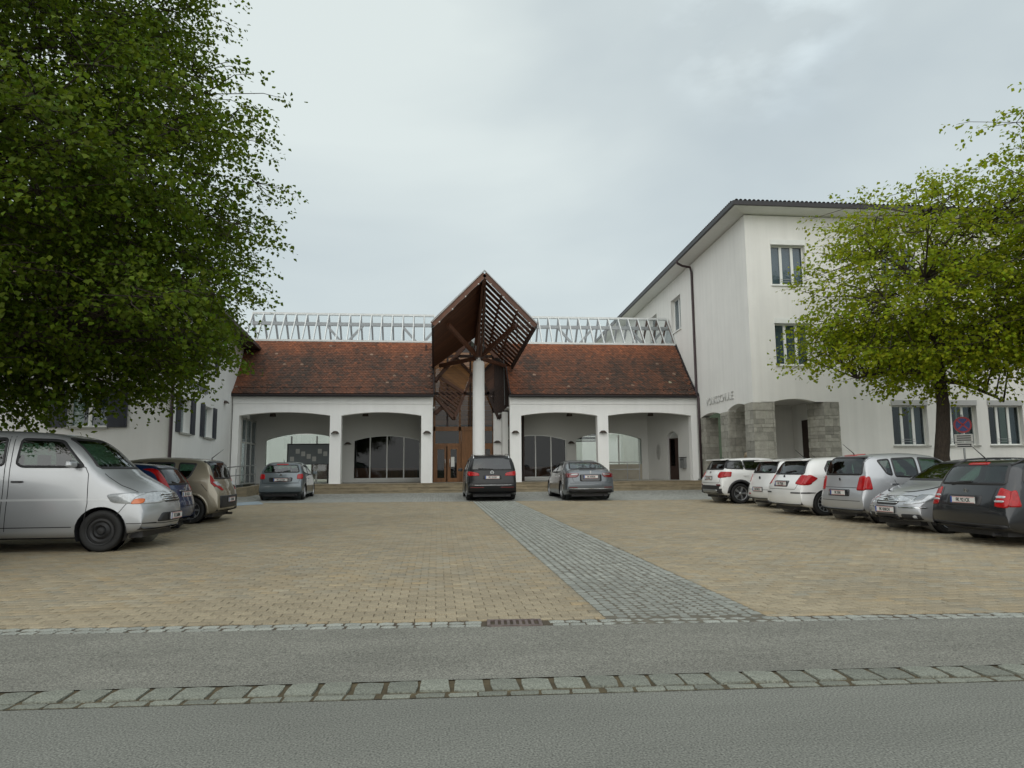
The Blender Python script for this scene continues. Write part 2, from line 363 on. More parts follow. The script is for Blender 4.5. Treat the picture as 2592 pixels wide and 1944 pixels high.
def proj(p):
    d = Vector(p)-C0; z = d.dot(_F)
    return (1296+1770*d.dot(_R2)/z, 972-1770*d.dot(_U2)/z) if z > .1 else (-9e9, 0)
def inview(p, mrg=30):
    q = proj(p); return -mrg < q[0] < 2592+mrg and q[1] < 1944+mrg
def sett_arrays(w, d, h, dome, r, inset=.12):
    xs = [-.5, 0, .5]; V = []
    for j, y in enumerate(xs):
        for i, x in enumerate(xs):
            k = (abs(x) > .1)+(abs(y) > .1)
            V.append((x*w*(1-inset*(abs(y)*.6+.3)) + r.uniform(-.035, .035)*w, y*d*(1-inset*(abs(x)*.6+.3)) + r.uniform(-.035, .035)*d, -dome*k*.5 + r.uniform(-.15, .15)*dome))
    ringi = [0, 1, 2, 5, 8, 7, 6, 3]
    for i in ringi:
        x, y, z = V[i]; V.append((x*1.05, y*1.05, -h))
    Fq = [(0, 1, 4, 3), (1, 2, 5, 4), (3, 4, 7, 6), (4, 5, 8, 7)]
    for k in range(8):
        a = ringi[k]; b = ringi[(k+1) % 8]; Fq.append((a, 9+k, 9+(k+1) % 8, b))
    return np.array(V), np.array(Fq)
def sett_mesh(name, w, d, h, dome, seed, m):
    r = random.Random(seed); V, Fq = sett_arrays(w, d, h, dome, r)
    me = bpy.data.meshes.new(name); me.from_pydata([tuple(v) for v in V], [], [tuple(f) for f in Fq]); me.materials.append(m)
    return me
# kerb: one course of big setts and a thin flush course in front
big = [sett_mesh('kerb_sett', .205+.02*random.random(), .235, .09, .005, i, KERBM) for i in range(9)]
low = [sett_mesh('gutter_sett', .18+.02*random.random(), .082, .09, .002, 40+i, KERBM) for i in range(6)]
ang = math.atan(-.042)
x = -4.2
while x < 5.6:
    wd = .218+random.uniform(-.012, .02); y = (kb(x)+km(x))/2-.005+random.uniform(-.008, .008)
    inst('sett', random.choice(big), (x, y, .019+random.uniform(-.005, .004)), ang+random.uniform(-.05, .05), kerb, scale=(wd/.235, 1, 1)); x += wd
x = -4.1
while x < 5.5:
    wd = .205+random.uniform(-.02, .02); inst('sett', random.choice(low), (x, (km(x)+kf(x))/2, .009+random.uniform(-.003, .002)), ang+random.uniform(-.04, .04), kerb); x += wd
# border of two courses of small setts, with the drain grate between
bor = [sett_mesh('border_sett', .148, .108, .08, .010, 80+i, SETT1) for i in range(8)]
GX0, GX1 = .47, .975
ang = math.atan(-.066)
for course in (0, 1):
    x = -6.6 + course*.07
    while x < 9.5:
        wd = .158+random.uniform(-.012, .014)
        if not (GX0-.09 < x < GX1+.07):
            y = ef(x)+.06+.117*course
            inst('sett', random.choice(bor), (x, y, gz(y)+.008+random.uniform(-.003, .003)), ang+random.uniform(-.03, .03), border)
        x += wd
# grate
gxc = (GX0+GX1)/2; gyc = ef(gxc)+.118
grate = empty('drain_grate', (gxc, gyc, .004), ang); tag(grate, 'rust brown slotted iron drain grate let into the grey sett border', 'drain grate')
hw, hd = (GX1-GX0)/2, .128
fr = MB(); fr.box(-hw, hw, -hd, -hd+.028, -.05, .012).box(-hw, hw, hd-.028, hd, -.05, .012).box(-hw, -hw+.03, -hd+.028, hd-.028, -.05, .012).box(hw-.03, hw, -hd+.028, hd-.028, -.05, .012)
fr.build('frame', RUSTIRON, grate)
MB().box(-hw+.03, hw-.03, -hd+.028, hd-.028, -.048, -.04).build('pit', BLACK, grate)
nb = 8
for i in range(1, nb):
    x = -hw+.03+(2*hw-.06)*i/nb
    MB().box(x-.0135, x+.0135, -hd+.028, hd-.028, -.03, .010).build('bar', RUSTIRON, grate)
# beige pavers
PLN, PDP = .2, .135
rows = np.arange(0, 170); V0 = []; col = []
def pave(xa, xb):
    cen = []
    for r_ in rows:
        y0 = 6.0+r_*PDP
        off = (r_ % 2)*PLN/2
        n0 = math.floor((xa-off)/PLN); n1 = math.ceil((xb-off)/PLN)
        xs = (np.arange(n0, n1)+.5)*PLN+off
        cen.append(np.stack([xs, np.full_like(xs, y0+PDP/2)], 1))
    return np.concatenate(cen)
cen = pave(-18.0, 26.0)
ok = (cen[:, 1] > eb(cen[:, 0])-PDP*.3) & (cen[:, 1] < pb(cen[:, 0])) & ~((cen[:, 0] > pl(cen[:, 1])+.06) & (cen[:, 0] < pr(cen[:, 1])-.06))
# only what lies within sight, a generous margin either side
brg = cen[:, 0]/np.maximum(cen[:, 1], .1); ok &= (brg > -.78) & (brg < 1.15)
cen = cen[ok]
clipped = (cen[:, 1]-PDP/2 < eb(cen[:, 0])+.012) | ((cen[:, 0] > pl(cen[:, 1])-.11) & (cen[:, 0] < pr(cen[:, 1])+.11))
dist = np.hypot(cen[:, 0], cen[:, 1])
vis = np.array([inview((c[0], c[1], .01), 0) for c in cen[:6000]] + [False]*(max(len(cen)-6000, 0)))[:len(cen)]
cand = np.where(vis & ~clipped)[0]; cand = cand[np.argsort(dist[cand])][:295]
single = np.zeros(len(cen), bool); single[cand] = True
def paver_arrays(c):
    n = len(c); hx, hy = PLN/2-.0035, PDP/2-.003; b = .004
    tx = np.array([-hx+b, hx-b, hx-b, -hx+b, -hx, hx, hx, -hx]); ty = np.array([-hy+b, -hy+b, hy-b, hy-b, -hy, -hy, hy, hy])
    X = c[:, :1]+tx; Y = c[:, 1:]+ty
    jz = rng.uniform(-.0022, .0022, (n, 1))
    lim = eb(X)+.006; Y = np.maximum(Y, lim)
    left = c[:, :1] < 2.3; X = np.where(left, np.minimum(X, pl(Y)-.006), np.maximum(X, pr(Y)+.006))
    Z = np.clip(Y-6.5, 0, 26.8)*.012632 + .006 + jz
    Z[:, 4:] = Z[:, 4:]-.003-.0
    V = np.stack([X, Y, Z], 2).reshape(-1, 3)
    B = V.reshape(n, 8, 3)[:, 4:].copy(); B[:, :, 2] -= .016
    V = np.concatenate([V.reshape(n, 8, 3), B], 1).reshape(-1, 3)
    q = np.array([(0, 1, 2, 3), (4, 5, 1, 0), (5, 6, 2, 1), (6, 7, 3, 2), (7, 4, 0, 3), (8, 9, 5, 4), (9, 10, 6, 5), (10, 11, 7, 6), (11, 8, 4, 7)])
    Fq = (q[None]+(np.arange(n)*12)[:, None, None]).reshape(-1, 4)
    return V, Fq
rest = cen[~single]
V, Fq = paver_arrays(rest)
tone = rng.normal(1, .065, (len(rest), 1)); hue = rng.normal(0, .03, (len(rest), 1))
pc = np.clip(np.concatenate([tone*(1+hue), tone, tone*(1-hue*1.5)], 1), .6, 1.4)
tag(mesh_np('pavers', V, Fq, PAVER, plaza, np.repeat(pc, 12, 0)), kind='stuff')
pm = []
for i in range(6):
    c0 = np.array([[0., 40.]]); Vp, Fp = paver_arrays(c0); Vp = Vp-np.array([0, 40., .3386])
    me = bpy.data.meshes.new('paver'); me.from_pydata([tuple(v) for v in Vp], [], [tuple(f) for f in Fp]); me.materials.append(PAVER1); pm.append(me)
for i in np.where(single)[0]:
    c = cen[i]; inst('paver', pm[i % 6], (c[0], c[1], gz(c[1])+rng.uniform(-.0015, .0015)), 0, plaza)
# grey sett path across the pavers: straight courses at its edges, arcs of small setts between
path = []
for y in np.arange(6.60, 25.8, .135):
    for e, s in ((pl, 1), (pr, -1)):
        for k in range(2):
            path.append((e(y)+s*(.055+.115*k), y+random.uniform(-.01, .01)+.06*k, .108, .125, random.uniform(-.05, .05)))
dy = .098
for r_ in range(int(19.9/dy)):
    y0 = 5.9+r_*dy
    xa, xb = pl(y0)+.235, pr(y0)-.235; n = 11
    for i in range(n):
        u = (i+.5)/n*2-1; x = (xa+xb)/2+u*(xb-xa)/2; y = y0+.34*(1-u*u)*.9+random.uniform(-.012, .012)
        if y > eb(x)+.05 and y < pb(x)-.0:
            path.append((x+random.uniform(-.008, .008), y, .086, .084, math.atan(-.34*2*u*.9/((xb-xa)/2))*.7+random.uniform(-.12, .12)))
path = [p for p in path if p[1] > eb(p[0])+.05]
path.sort(key=lambda p: p[1]**2+p[0]**2)
sett_path = struct(MB().add([(pl(6.3), 6.3, gz(6.3)-.0), (pr(6.3), 6.3, gz(6.3)-.0), (pr(26), 26, gz(26)-.0), (pl(26), 26, gz(26)-.0)], [(0, 1, 2, 3)]).build('sett_path', SANDJ))
sm = [sett_mesh('path_sett', 1, 1, .9, .10, 300+i, SETT1) for i in range(8)]
for p in path[:295]:
    inst('sett', random.choice(sm), (p[0], p[1], gz(p[1])+.009+random.uniform(-.003, .003)), p[4], sett_path, scale=(p[2], p[3], .07))
tmpl = [sett_arrays(1, 1, .9, .10, random.Random(500+i)) for i in range(10)]
Vs = []; Fs = []; Cs = []; o = 0
for k, p in enumerate(path[295:]):
    tv, tf = tmpl[k % 10]; ca, sa = math.cos(p[4]), math.sin(p[4])
    v = tv*np.array([p[2], p[3], .07]); v = np.stack([v[:, 0]*ca-v[:, 1]*sa+p[0], v[:, 0]*sa+v[:, 1]*ca+p[1], v[:, 2]+gz(p[1])+.009+random.uniform(-.003, .003)], 1)
    Vs.append(v); Fs.append(tf+o); o += len(v); t_ = random.gauss(1, .1); Cs.append(np.full((len(v), 3), t_))
tag(mesh_np('setts', np.concatenate(Vs), np.concatenate(Fs), SETT, sett_path, np.concatenate(Cs)), kind='stuff')
# far band of setts in front of the steps (stones there are finer than the picture shows)
m_, t_, b_ = newmat('sett_band'); Nn = t_.nodes; Lk = t_.links
vo = Nn.new('ShaderNodeTexVoronoi'); vo.inputs['Scale'].default_value = 9; vo.inputs['Randomness'].default_value = .6
tcn = Nn.new('ShaderNodeTexCoord'); Lk.new(tcn.outputs['Object'], vo.inputs['Vector'])
vd = Nn.new('ShaderNodeTexVoronoi'); vd.feature = 'DISTANCE_TO_EDGE'; vd.inputs['Scale'].default_value = 9; vd.inputs['Randomness'].default_value = .6; Lk.new(tcn.outputs['Object'], vd.inputs['Vector'])
rp_ = Nn.new('ShaderNodeValToRGB'); rp_.color_ramp.elements[0].color = (.10, .095, .08, 1); rp_.color_ramp.elements[1].color = (.31, .315, .285, 1); rp_.color_ramp.elements[0].position = .0; rp_.color_ramp.elements[1].position = .1
Lk.new(vd.outputs['Distance'], rp_.inputs[0])
hs = Nn.new('ShaderNodeHueSaturation'); mr_ = Nn.new('ShaderNodeMapRange'); mr_.inputs['To Min'].default_value = .75; mr_.inputs['To Max'].default_value = 1.25
Lk.new(vo.outputs['Color'], mr_.inputs['Value']); Lk.new(mr_.outputs[0], hs.inputs['Value']); Lk.new(rp_.outputs[0], hs.inputs['Color']); Lk.new(hs.outputs[0], b_.inputs['Base Color'])
bp_ = Nn.new('ShaderNodeBump'); bp_.inputs['Distance'].default_value = .02; Lk.new(vd.outputs['Distance'], bp_.inputs['Height']); Lk.new(bp_.outputs[0], b_.inputs['Normal']); b_.inputs['Roughness'].default_value = .85
SETTBAND = m_
profile_sheet('sett_band', lambda x: pb(x)+.0, lambda x: 33.4, .004, SETTBAND, n=20, x0=-13, x1=22)

mk = [atG(598, 1281), atG(668, 1277), atG(655, 1270), atG(600, 1273)]
PALEBLUE = mat('worn_blue_paint', (.30, .36, .40), .8, var=.35, scale=5)
sheet('parking_marking', [(p.x, p.y, gz(p.y)+.013) for p in mk], PALEBLUE)
# ================================================================== entrance hall between the two wings
ZP = .77                      # platform level
YF, YB = 34.3, 37.6           # arcade front, back wall of the arcade
TX = Matrix.Translation
def part(name, m, parent, fn, smooth=False):
    b = MB(); fn(b); return b.build(name, m, parent, smooth)
hall = empty('entrance_hall', (0, 0, 0))
tag(hall, 'low white hall with four arches, red tile roofs, glass ridge and wooden gable canopy', 'building')
def fixed(T): return T
# steps: long stone blocks, three risers, as setting
steps = struct(MB().box(-8.6, 13.05, 34.0, 37.55, .2, ZP-.012).build('platform', PLATFORM))
rs = random.Random(3)
for k in range(3):
    y0 = 33.05+.31*k; z1 = .335+.145*(k+1); x = -8.05+.0*k
    while x < 13.1:
        wd = min(rs.uniform(1.3, 2.1), 13.15-x)
        if wd < .3: break
        b = MB(); b.box(x+.003, x+wd-.003, y0, y0+.34, .15, z1-.03); b.box(x+.003, x+wd-.003, y0-.02, y0+.34, z1-.0295, z1)
        b.build('step', SANDSTONE, steps); x += wd
# arcade front walls
def arch_ops(lst): return [(a, b, ZP, 4.03, .165) for a, b in lst]
b = MB(); wall_with_openings(b, -9.62, -.20, ZP, 4.585, .42, arch_ops([(-9.33, -5.10), (-4.57, -.75)]), TX((0, YF, 0))); b.build('arcade_wall', P_WHITE, hall)
b = MB(); wall_with_openings(b, 3.59, 13.16, ZP, 4.585, .42, arch_ops([(4.15, 7.99), (8.54, 12.84)]), TX((0, YF, 0))); b.build('arcade_wall', P_WHITE, hall)
for x0, x1 in ((-9.62, -.2), (3.59, 13.16)):
    part('cornice', P_WHITE, hall, lambda b: b.box(x0-.01, x1+.012, YF-.028, YF+.42, 4.592, 4.99))
    part('gutter', DARKMETAL, hall, lambda b: b.lathe([(.085, 0), (.085, x1-x0+.12)], 10, Matrix.Translation((x0-.06, YF-.27, 4.99)) @ Matrix.Rotation(R(90), 4, 'Y') @ Matrix.Rotation(R(90), 4, 'Z'), R(90), R(270)).box(x0-.06, x1+.06, YF-.19, YF-.03, 4.985, 5.03))
# inside the arcade
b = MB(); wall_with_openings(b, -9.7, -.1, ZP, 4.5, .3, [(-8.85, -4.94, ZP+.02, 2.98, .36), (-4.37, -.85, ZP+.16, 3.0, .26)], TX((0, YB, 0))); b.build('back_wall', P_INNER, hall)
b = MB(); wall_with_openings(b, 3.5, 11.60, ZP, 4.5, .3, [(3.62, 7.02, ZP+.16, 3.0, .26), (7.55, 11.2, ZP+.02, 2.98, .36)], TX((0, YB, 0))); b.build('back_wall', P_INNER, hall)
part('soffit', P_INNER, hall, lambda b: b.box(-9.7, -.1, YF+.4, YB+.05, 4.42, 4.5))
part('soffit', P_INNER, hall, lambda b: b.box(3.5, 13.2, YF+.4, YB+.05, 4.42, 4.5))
# side walls of the entrance recess and the splayed end wall of the right bay
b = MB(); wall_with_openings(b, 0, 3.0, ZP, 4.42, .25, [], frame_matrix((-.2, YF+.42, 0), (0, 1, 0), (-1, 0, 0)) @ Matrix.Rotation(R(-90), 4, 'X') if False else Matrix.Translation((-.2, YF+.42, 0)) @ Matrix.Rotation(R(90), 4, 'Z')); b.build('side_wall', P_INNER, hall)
b = MB(); b.box(2.93, 3.34, 36.25, 36.6, ZP, 4.32).box(3.34, 3.62, 35.6, 37.6, ZP, 4.32).build('side_wall', P_WHITE, hall)
pA = Vector((11.56, YB, 0)); pB = Vector((12.86, 34.72, 0)); dv = pB-pA; LW = dv.length
TW = Matrix.Translation(pA) @ Matrix.Rotation(math.atan2(dv.y, dv.x), 4, 'Z')
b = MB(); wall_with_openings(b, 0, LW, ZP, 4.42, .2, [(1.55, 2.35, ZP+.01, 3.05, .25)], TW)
b.build('splayed_wall', P_INNER, hall)
part('door', WOODDARK, hall, lambda b: b.box(1.58, 2.32, .1, .14, ZP+.02, 2.95, TW))
part('door_glass', DOORGLASS, hall, lambda b: b.box(1.68, 2.0, .085, .098, 1.5, 2.9, TW))
ov = MB(); vs = [TW @ Vector((.85+.17*math.cos(a), -.012, 2.25+.42*math.sin(a))) for a in [i*math.pi/10 for i in range(20)]]
vs2 = [TW @ Vector((.85+.13*math.cos(a), -.02, 2.25+.36*math.sin(a))) for a in [i*math.pi/10 for i in range(20)]]
ov.add(vs+vs2, [tuple(range(20, 40))]+[(i, (i+1) % 20, 20+(i+1) % 20, 20+i) for i in range(20)]); ov.build('oval_window', ALU, hall)
ltr = empty('letter_box', TW @ Vector((2.75, -.1, ZP+.62)), math.atan2(dv.y, dv.x)); tag(ltr, 'small grey metal letter box on the splayed wall by the arcade door', 'letter box')
MB().box(-.16, .16, -.08, .09, 0, .52).build('body', GREYMETAL, ltr); MB().box(-.18, .18, -.10, .095, .525, .56).build('lid', DARKMETAL, ltr); MB().box(-.12, .12, -.088, -.081, .4, .43).build('slot', BLACK, ltr)
# glazed side wall at the left end of the arcade
part('glazed_side_frame', ALU, hall, lambda b: [b.box(-9.36, -9.28, y0, y0+.07, ZP, 4.0) for y0 in (34.75, 35.55, 36.5, 37.4)] + [b.box(-9.35, -9.29, 34.82, 37.4, z, z+.07) for z in (ZP, 2.75, 3.9)])
part('glazed_side_pane', WINGLASS, hall, lambda b: b.box(-9.325, -9.315, 34.82, 37.4, ZP+.07, 3.9))
part('side_door', WOODDARK, hall, lambda b: b.box(-9.42, -9.33, 35.62, 36.5, ZP, 2.75))
# arched windows of the back wall
def arched_window(x0, x1, n, sill):
    y = YB+.10; zs = 3.0; rise = .26; hw = (x1-x0)/2; rad = (hw*hw+rise*rise)/(2*rise); cx = (x0+x1)/2; cz = zs+rise-rad
    top = lambda q: cz+math.sqrt(rad*rad-(q-cx)**2)
    f = MB()
    for i in range(n+1):
        q = x0+(x1-x0)*i/n; q = min(max(q, x0+.03), x1-.03); f.box(q-.03, q+.03, y-.04, y+.04, sill, top(q)-.02)
    f.box(x0, x1, y-.045, y+.045, sill-.0, sill+.06)
    m = 12
    for i in range(m):
        a = x0+(x1-x0)*i/m; c = x0+(x1-x0)*(i+1)/m; f.bar((a, y, top(a)-.035), (c, y, top(c)-.035), .07, .07)
    wdw = f.build('window', ALU, hall)
    for i in range(n):
        a = x0+(x1-x0)*i/n+.03; c = x0+(x1-x0)*(i+1)/n-.03
        xs = [a+(c-a)*k/4 for k in range(5)]
        p = MB(); p.add([(q, y, sill+.06) for q in xs]+[(q, y, top(min(max(q, x0+.01), x1-.01))-.06) for q in xs], [(k, k+1, k+6, k+5) for k in range(4)]); p.build('pane', WINGLASS if False else DOORGLASS, wdw)
    f = MB()
    for k in range(4): f.box(x0+.02, x1-.02, y-.035, y+.0, ZP+.025+.035*k, ZP+.05+.035*k)
    f.build('vent_grille', GREYMETAL, wdw)
    return wdw
arched_window(-4.37, -.85, 4, ZP+.16); arched_window(3.62, 7.02, 4, ZP+.16)
# dim rooms behind those windows
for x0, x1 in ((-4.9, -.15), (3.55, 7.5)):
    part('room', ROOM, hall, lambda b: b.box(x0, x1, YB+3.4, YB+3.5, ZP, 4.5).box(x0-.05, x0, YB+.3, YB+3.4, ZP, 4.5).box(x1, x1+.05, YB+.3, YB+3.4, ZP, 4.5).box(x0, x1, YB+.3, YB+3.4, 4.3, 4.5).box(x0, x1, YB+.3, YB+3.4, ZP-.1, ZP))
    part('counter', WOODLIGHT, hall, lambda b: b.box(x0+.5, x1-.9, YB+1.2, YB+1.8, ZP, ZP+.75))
# passages to the court
for xs in ((-8.85, -7.55, -6.25, -4.94), (7.55, 8.75, 9.95, 11.2)):
    for q in xs[1:-1]: part('passage_mullion', ALU, hall, lambda b: b.box(q-.035, q+.035, YB+.1, YB+.17, ZP, 3.2))
    part('passage_pane', CLEARGLASS, hall, lambda b: b.box(xs[0], xs[-1], YB+.13, YB+.138, ZP+.02, 3.3))
part('passage_dado', PLATFORM, hall, lambda b: b.box(8.9, 11.2, YB+.02, YB+.09, ZP, 1.62))
nb_ = empty('notice_board', (-6.45, YB-.15, ZP)); tag(nb_, 'dark framed glazed notice board standing in the arch behind the grey hatchback', 'notice board')
MB().box(-1.25, 1.0, -.05, .05, .95, .98).box(-1.25, 1.0, -.05, .05, 1.98, 2.03).box(-1.25, -1.2, -.05, .05, .98, 1.98).box(.95, 1.0, -.05, .05, .98, 1.98).build('frame', DARKMETAL, nb_)
MB().box(-1.2, .95, -.01, .03, .98, 1.98).build('panel', BOARD, nb_)
for i in range(7):
    MB().box(-1.1+.28*i, -.9+.28*i, -.016, -.011, 1.12+.22*((i*3) % 4)*.6, 1.36+.22*((i*3) % 4)*.6).build('notice_sheet', ALU, nb_)
for q in (-1.1, .8): MB().box(q, q+.06, -.04, .04, 0, .95).build('leg', DARKMETAL, nb_)
# court behind
YC = 52
court = struct(MB().box(-14, 14, YB+.31, YC+1, .3, ZP-.02).build('courtyard', PLATFORM))
cw = empty('court_building', (0, 0, 0)); tag(cw, 'white rear building seen through the open arches', 'building')
b = MB(); wall_with_openings(b, -16, 16, .3, 5.6, .3, [(-9.0, -7.5, ZP, 3.3, 0), (-7.4, -4.6, 3.5, 4.6, 0), (10.3, 12.0, 3.4, 4.5, 0)], TX((0, YC, 0))); b.build('wall', P_COURT, cw)
for x0, x1, z0, z1 in ((-7.4, -4.6, 3.5, 4.6), (10.3, 12.0, 3.4, 4.5)):
    MB().box(x0, x1, YC+.22, YC+.28, z0, z1).build('louvre_backing', BLACK, cw)
    z = z0+.1
    while z < z1:
        MB().box(x0, x1, YC, YC+.1, z, z+.06).build('louvre', TRIM, cw); z += .27
MB().box(-9.0, -7.5, YC+.2, YC+.26, ZP, 3.3).build('door', WOODDARK, cw)
# wall lamps
def wall_lamp(p, rz, label, group=None):
    o = empty('wall_lamp', p, rz); tag(o, label, 'wall lamp', group)
    MB().lathe([(.02, .13), (.09, .12), (.14, .07), (.2, 0), (.18, 0), (.1, .08), (0, .1)], 12, None, R(180), R(360)).build('shade', LAMPMAT, o, True)
    MB().box(-.05, .05, -.03, 0, -.02, .12).build('bracket', DARKMETAL, o)
    MB().lathe([(.0, -.03), (.05, -.02), (.06, .02), (.05, .05)], 10, Matrix.Translation((0, -.08, 0))).build('bulb_cover', TRIM, o, True)
wall_lamp((-4.84, YF, 3.16), 0, 'brown dome wall lamp on the pier between the two left-wing arches'.replace('left-wing', 'office-side'))
wall_lamp((-.47, YF, 3.16), 0, 'brown dome wall lamp on the pier beside the entrance on the office side')
wall_lamp((3.86, YF, 3.16), 0, 'brown dome wall lamp on the pier beside the entrance on the school side')
wall_lamp((8.27, YF, 3.16), 0, 'brown dome wall lamp on the pier between the two school-side arches')
wall_lamp((-4.65, YB, 2.75), 0, 'brown dome wall lamp on the back wall next to the office-side arched window')
wall_lamp((7.28, YB, 2.75), 0, 'brown dome wall lamp on the back wall next to the school-side arched window')
wall_lamp((3.13, 36.25, 2.75), 0, 'brown dome wall lamp on the white wall stub right of the round column'.replace('right of', 'behind'))
for x, y, t in ((-8.2, 36.2, 'ceiling spotlight in the arch behind the grey hatchback'), (-3.6, 36.0, 'ceiling spotlight in the arch before the four-pane window on the office side'), (6.9, 36.0, 'ceiling spotlight in the arch before the school-side arched window'), (11.2, 35.8, 'ceiling spotlight in the arch with the letter box')):
    o = empty('spotlight', (x, y, 4.42)); tag(o, 'dark '+t, 'spotlight')
    MB().box(-.06, .06, -.06, .06, -.05, 0).build('base', DARKMETAL, o); MB().lathe([(0, -.3), (.16, -.3), (.12, -.05), (.04, -.02)], 12).build('shade', LAMPMAT, o, True)
# ---- tile roofs
ROOFPROF = [(33.93, 5.05), (34.35, 5.30), (34.9, 5.72), (35.6, 6.36), (36.5, 7.24), (37.5, 8.22)]   # (y,z), flared at the eave
def roofpt(s):
    pts = ROOFPROF; acc = 0
    for a, c in zip(pts, pts[1:]):
        l = math.hypot(c[0]-a[0], c[1]-a[1])
        if s <= acc+l or c is pts[-1]:
            t = (s-acc)/l; return a[0]+(c[0]-a[0])*t, a[1]+(c[1]-a[1])*t, (c[0]-a[0])/l, (c[1]-a[1])/l
        acc += l
ROOFLEN = sum(math.hypot(c[0]-a[0], c[1]-a[1]) for a, c in zip(ROOFPROF, ROOFPROF[1:]))
def noise2(x, y, seed):
    from mathutils import noise
    return noise.noise(Vector((x, y, seed*7.3)))
def tile_roof(x0b, x0t, x1b, x1t, seed, pale):
    f = MB()
    n = 14
    for i in range(n+1):
        y, z, dy_, dz_ = roofpt(ROOFLEN*i/n); t = i/n
        f.v += [(x0b+(x0t-x0b)*t, y, z-.03), (x1b+(x1t-x1b)*t, y, z-.03)]
    f.f += [(2*i, 2*i+1, 2*i+3, 2*i+2) for i in range(n)]
    roof = f.build('tile_roof', TILEFLAT, hall)
    V = []; Fs = []; Cc = []; o = 0; rr = random.Random(seed)
    expo = .152; wt = .172; s = 0; row = 0
    while s < ROOFLEN-.1:
        t = s/ROOFLEN; xa = x0b+(x0t-x0b)*t; xb = x1b+(x1t-x1b)*t
        y, z, dy_, dz_ = roofpt(s); nrm = (-dz_, dy_)
        x = xa+(row % 2)*wt/2
        while x < xb-.06:
            lift = .026+rr.uniform(-.004, .006); sk = rr.uniform(-.006, .006)
            def P(u, v, h):
                return (x+u, y+dy_*v+nrm[0]*h, z+dz_*v+nrm[1]*h)
            hw = wt/2-.004
            pts = [P(-hw, .30, .004), P(hw, .30, .004), P(hw, .05+sk, lift), P(hw*.6, .012+sk, lift+.003), P(0, sk, lift+.004), P(-hw*.6, .012+sk, lift+.003), P(-hw, .05+sk, lift)]
            low_ = [P(hw, .05+sk, lift-.022), P(hw*.6, .012+sk, lift-.02), P(0, sk, lift-.02), P(-hw*.6, .012+sk, lift-.02), P(-hw, .05+sk, lift-.022)]
            V += pts+low_
            Fs += [(o, o+1, o+2, o+6), (o+6, o+2, o+3, o+5), (o+5, o+3, o+4, o+4), (o+2, o+7, o+8, o+3), (o+3, o+8, o+9, o+4), (o+4, o+9, o+10, o+5), (o+5, o+10, o+11, o+6)]
            edge = max(0, 1-min(x-xa, xb-x)/.7) if True else 0
            age = .83 - .54*max(0, t-.62)/.38 - .35*max(0, 1-(x-xa)/.75)*(t < .75) + .20*noise2(x*.55, s*.4, seed) + .16*noise2(x*1.9, s*.35, seed+3) + rr.gauss(0, .10)
            age = min(max(age, 0), 1)
            c1 = (.265, .084, .033); c2 = (.044, .028, .020)
            c = [c1[i]*(1-age)+c2[i]*age for i in range(3)]
            if pale and noise2(x*2.2, s*1.7, 11) + .9*math.exp(-((x-12.2+.25*s)/.55)**2-((s-1.3)/.9)**2)*1.0 - .05 > .78 and rr.random() < .7: c = [.28, .25, .17]
            elif rr.random() < .006: c = [.20, .13, .09]
            k = rr.uniform(.82, 1.18); Cc += [[q*k for q in c]]*12
            o += 12; x += wt
        s += expo; row += 1
    F3 = np.array([f if f[2] != f[3] else (f[0], f[1], f[2], f[0]) for f in Fs])
    quads = np.array([f for f in Fs if f[2] != f[3]])
    tris = [f[:3] for f in Fs if f[2] == f[3]]
    me = bpy.data.meshes.new('roof_tiles'); me.from_pydata(V, [], [tuple(q) for q in quads.tolist()]+[tuple(t) for t in tris]); me.materials.append(TILE)
    a = me.color_attributes.new('Col', 'FLOAT_COLOR', 'POINT'); c4 = np.ones((len(V), 4), np.float32); c4[:, :3] = np.array(Cc); a.data.foreach_set('color', c4.ravel())
    ob = bpy.data.objects.new('roof_tiles', me); COL.objects.link(ob); ob.parent = roof; tag(ob, kind='stuff')
    # snow guards
    for q in np.arange(x0b+.4, x1b-.2, .62):
        y, z, dy_, dz_ = roofpt(.42); MB().box(q-.012, q+.012, y-.02, y+.06, z+.0, z+.12).build('snow_guard', DARKMETAL, roof)
    # verge boards
    for xs in ((x0b, x0t, -1), (x1b, x1t, 1)):
        g = MB()
        for i in range(10):
            a_ = roofpt(ROOFLEN*i/10); c_ = roofpt(ROOFLEN*(i+1)/10)
            g.bar((xs[0]+(xs[1]-xs[0])*i/10+xs[2]*.03, a_[0], a_[1]+.0), (xs[0]+(xs[1]-xs[0])*(i+1)/10+xs[2]*.03, c_[0], c_[1]+.0), .05, .14)
        g.build('verge', DARKMETAL, roof)
    return roof
tile_roof(-9.72, -9.9, -.16, -.22, 21, False)
tile_roof(3.62, 3.60, 13.10, 13.28, 22, True)
# rear tile slopes, plain
part('rear_roof', TILEFLAT, hall, lambda b: b.add([(-9.9, 40.3, 8.2), (13.3, 40.3, 8.2), (13.3, 41.3, 7.25), (-9.9, 41.3, 7.25)], [(0, 1, 2, 3)]))
part('rear_wall', P_WHITE, hall, lambda b: b.box(-9.9, 13.3, 41.0, 41.2, 4.5, 7.5).box(-9.9, 13.3, YB+.3, 41.2, 4.42, 4.5))
